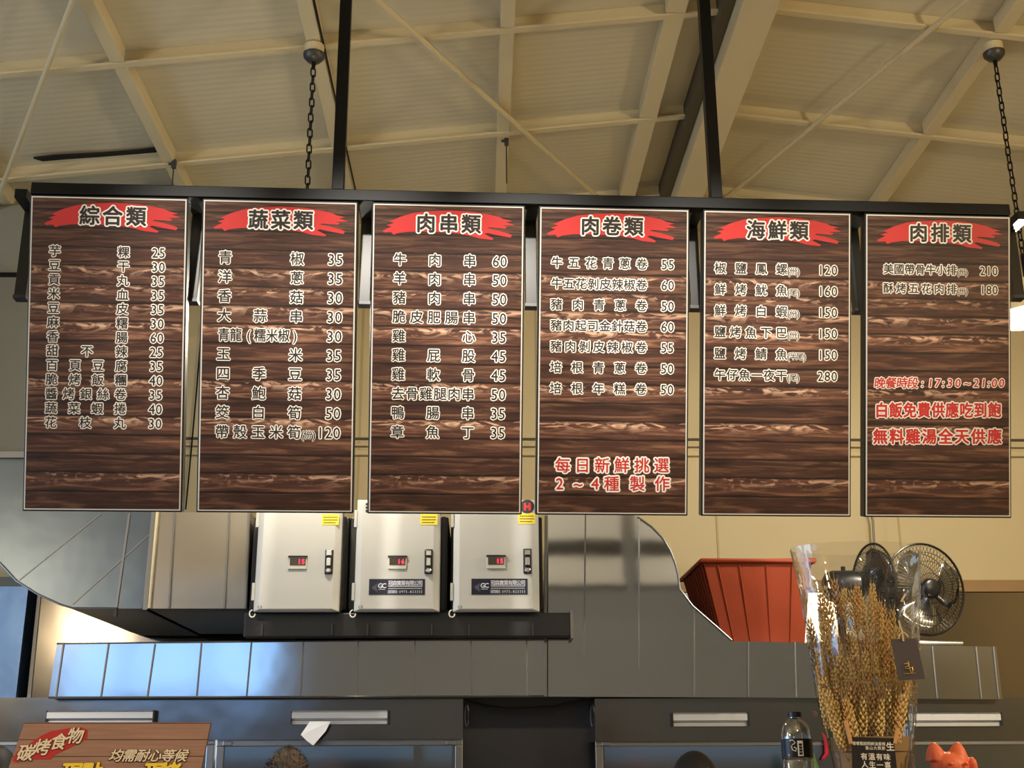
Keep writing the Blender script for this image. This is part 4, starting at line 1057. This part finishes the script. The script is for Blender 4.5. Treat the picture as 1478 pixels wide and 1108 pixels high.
# ------------------------------------------------------------------ cooks
M_skin = mat('skin', (200, 150, 120), .5)
def skinned(name, verts, edges, radii, m, parent, lvl=2):
    me = bpy.data.meshes.new(name); me.from_pydata(verts, edges, []); me.materials.append(m)
    o = bpy.data.objects.new(name, me); C.link(o); o.parent = parent
    sk = o.modifiers.new('skin', 'SKIN'); sk.use_smooth_shade = True
    if not me.skin_vertices: me.skin_vertices.new()
    for i, r in enumerate(radii):
        me.skin_vertices[0].data[i].radius = (r, r) if not isinstance(r, tuple) else r
    me.skin_vertices[0].data[0].use_root = True
    sb = o.modifiers.new('sub', 'SUBSURF'); sb.levels = lvl; sb.render_levels = lvl
    return o
def person(x, y, ztop, label, hair_col, shirt, spiky, cap=False, rz=0.0):
    t = thing('person', label, 'person', (x, y, 0), (0, 0, rz))
    H = ztop; h = H/7.5
    V = [(0,0,.53*H),(0,0,.62*H),(0,0,.72*H),(0,0,.79*H),(0,-.005,.845*H),(0,-.012,.875*H),
         (.10,0,.785*H),(.17,0,.77*H),(.20,.01,.62*H),(.19,-.10,.56*H),(.16,-.24,.60*H),
         (-.10,0,.785*H),(-.17,0,.77*H),(-.20,.01,.62*H),(-.19,-.10,.56*H),(-.16,-.24,.60*H),
         (.09,0,.50*H),(.10,-.01,.28*H),(.10,.01,.05*H),(.10,-.12,.02*H),(-.09,0,.50*H),(-.10,-.01,.28*H),(-.10,.01,.05*H),(-.10,-.12,.02*H)]
    E_ = [(0,1),(1,2),(2,3),(3,4),(4,5),(3,6),(6,7),(7,8),(8,9),(9,10),(3,11),(11,12),(12,13),(13,14),(14,15),(0,16),(16,17),(17,18),(18,19),(0,20),(20,21),(21,22),(22,23)]
    Rr = [(.15,.11),(.14,.10),(.16,.11),(.12,.09),(.055,.055),(.055,.055),(.07,.07),(.06,.06),(.045,.045),(.038,.038),(.028,.028),(.07,.07),(.06,.06),(.045,.045),(.038,.038),(.028,.028),(.09,.09),(.06,.06),(.04,.04),(.035,.035),(.09,.09),(.06,.06),(.04,.04),(.035,.035)]
    # fingers grow from each wrist
    for s, wi in ((1, 10), (-1, 15)):
        for k in range(4):
            b = Vector(V[wi])+Vector(((k-1.5)*.02, -.045, 0)); n0 = len(V)
            Ln = (.03, .035, .033, .026)[k]
            V += [tuple(b), tuple(b+Vector((0, -Ln, -.008))), tuple(b+Vector((0, -Ln*1.7, -.028)))]; Rr += [.0095, .0085, .007]; E_ += [(wi, n0), (n0, n0+1), (n0+1, n0+2)]
        n0 = len(V); b = Vector(V[wi])+Vector((-s*.035, -.02, 0)); V += [tuple(b), tuple(b+Vector((-s*.012, -.03, -.01)))]; Rr += [.011, .009]; E_ += [(wi, n0), (n0, n0+1)]
    skinned('body', V, E_, Rr, M_skin, t)
    # shirt as its own slightly larger skin over torso and upper arms
    SV = [V[i] for i in (0,1,2,3,6,7,8,11,12,13)]; SE = [(0,1),(1,2),(2,3),(3,4),(4,5),(5,6),(3,7),(7,8),(8,9)]
    skinned('shirt', SV, SE, [(.17,.125),(.16,.12),(.175,.125),(.125,.10),(.08,.08),(.07,.07),(.062,.062),(.08,.08),(.07,.07),(.062,.062)], shirt, t)
    TV = [V[i] for i in (0,16,17,18,20,21,22)]; skinned('trousers', TV, [(0,1),(1,2),(2,3),(0,4),(4,5),(5,6)], [(.165,.12),(.1,.1),(.075,.075),(.06,.06),(.1,.1),(.075,.075),(.06,.06)], M_blackpl, t)
    # head
    hc_ = H-h*.5-.016; mb = MB(); blob(mb, (0, -.012, hc_), (h*.335, h*.41, h*.49), 24, 18)
    for v in mb.v:
        dz = (v.z-hc_)/(h*.49)
        if dz < -.1: k = 1-.28*(-dz-.1); v.x *= k
        if v.y < -.05 and abs(v.x) < .018 and -.35 < dz < .15: v.y -= .018*(1-abs(v.x)/.018)*(1-abs(dz+.15)/.35 if abs(dz+.15) < .35 else 0)
        if v.y < -.05 and -.02 < dz < .16 and .018 < abs(v.x) < .05: v.y += .006
    hd_ = mb.build('head', M_skin, t, local=True, smooth=True)
    ea = MB()
    for s in (-1, 1): blob(ea, (s*h*.35, 0, hc_-.01), (.010, .02, .03), 12, 8)
    ea.build('ears', M_skin, t, local=True, smooth=True)
    ey = MB()
    for s in (-1, 1): blob(ey, (s*.032, -.012-h*.37, hc_+.005), (.012, .008, .007), 12, 8)
    ey.build('eyes', M_blackpl, t, local=True, smooth=True)
    mo = MB(); blob(mo, (0, -.010-h*.37, hc_-h*.27), (.024, .008, .006), 12, 8); mo.build('mouth', mat('lip', (170, 90, 80), .5), t, local=True, smooth=True)
    hr = MB(); rr = random.Random(int(x*100)+3)
    k = 1.12
    n, m = 36, 14; vs = []
    for i in range(m+1):
        ph = math.pi*.62*i/m
        for j in range(n):
            w = 2*math.pi*j/n; s = k+(rr.uniform(-.035, .05) if spiky else 0)
            p = Vector((h*.335*s*math.sin(ph)*math.cos(w), h*.41*s*math.sin(ph)*math.sin(w), h*.49*(1.07+(s-1)*.45)*math.cos(ph)))
            if p.y < -h*.36 and p.z < h*.1: p.y = -h*.36
            vs.append(Vector((0, .004, hc_-.003))+p)
    hr.add(vs, [(i*n+j, i*n+(j+1) % n, (i+1)*n+(j+1) % n, (i+1)*n+j) for i in range(m) for j in range(n)])
    if spiky:
        for q in range(420):
            w = rr.uniform(0, 2*math.pi); ph = rr.uniform(0, math.pi*.5)
            e = Vector((math.sin(ph)*math.cos(w), math.sin(ph)*math.sin(w), math.cos(ph)))
            p = Vector((0, .004, hc_-.003))+Vector((h*.335*1.12*e.x, h*.41*1.12*e.y, h*.49*1.07*e.z)); d = (e+Vector((rr.uniform(-.5, .5), rr.uniform(-.5, .5), rr.uniform(-.1, .3)))).normalized()
            sd = d.orthogonal().normalized()*.0022
            hr.add([p-sd, p+sd, p+d*.02], [(0, 1, 2)])
    hr.build('cap' if cap else 'hair', hair_col, t, local=True, smooth=not spiky)
    return t
M_hairb = mat('brown_hair', (72, 58, 44), .75, noise=.5, nscale=60)
M_hairk = mat('black_hair', (16, 14, 14), .6)
M_capk = mat('black_cap', (14, 14, 16), .7)
M_shirt = mat('black_shirt', (30, 30, 34), .8)
p = at(416, 1076, 5.0); person(p.x, 5.0, p.z, 'cook with spiky brown hair under the left hood, only hair showing', M_hairb, M_shirt, True, rz=3.4)
p = at(1001, 1079, 4.15); person(p.x, 4.15, p.z, 'cook in a smooth black cap in front of the right hood', M_capk, M_shirt, False, True, rz=2.9)
p = at(-4, 1071, 4.4); person(p.x, 4.4, p.z, 'black-haired cook at the far left edge beside the tilted sign', M_hairk, M_shirt, False, rz=3.3)
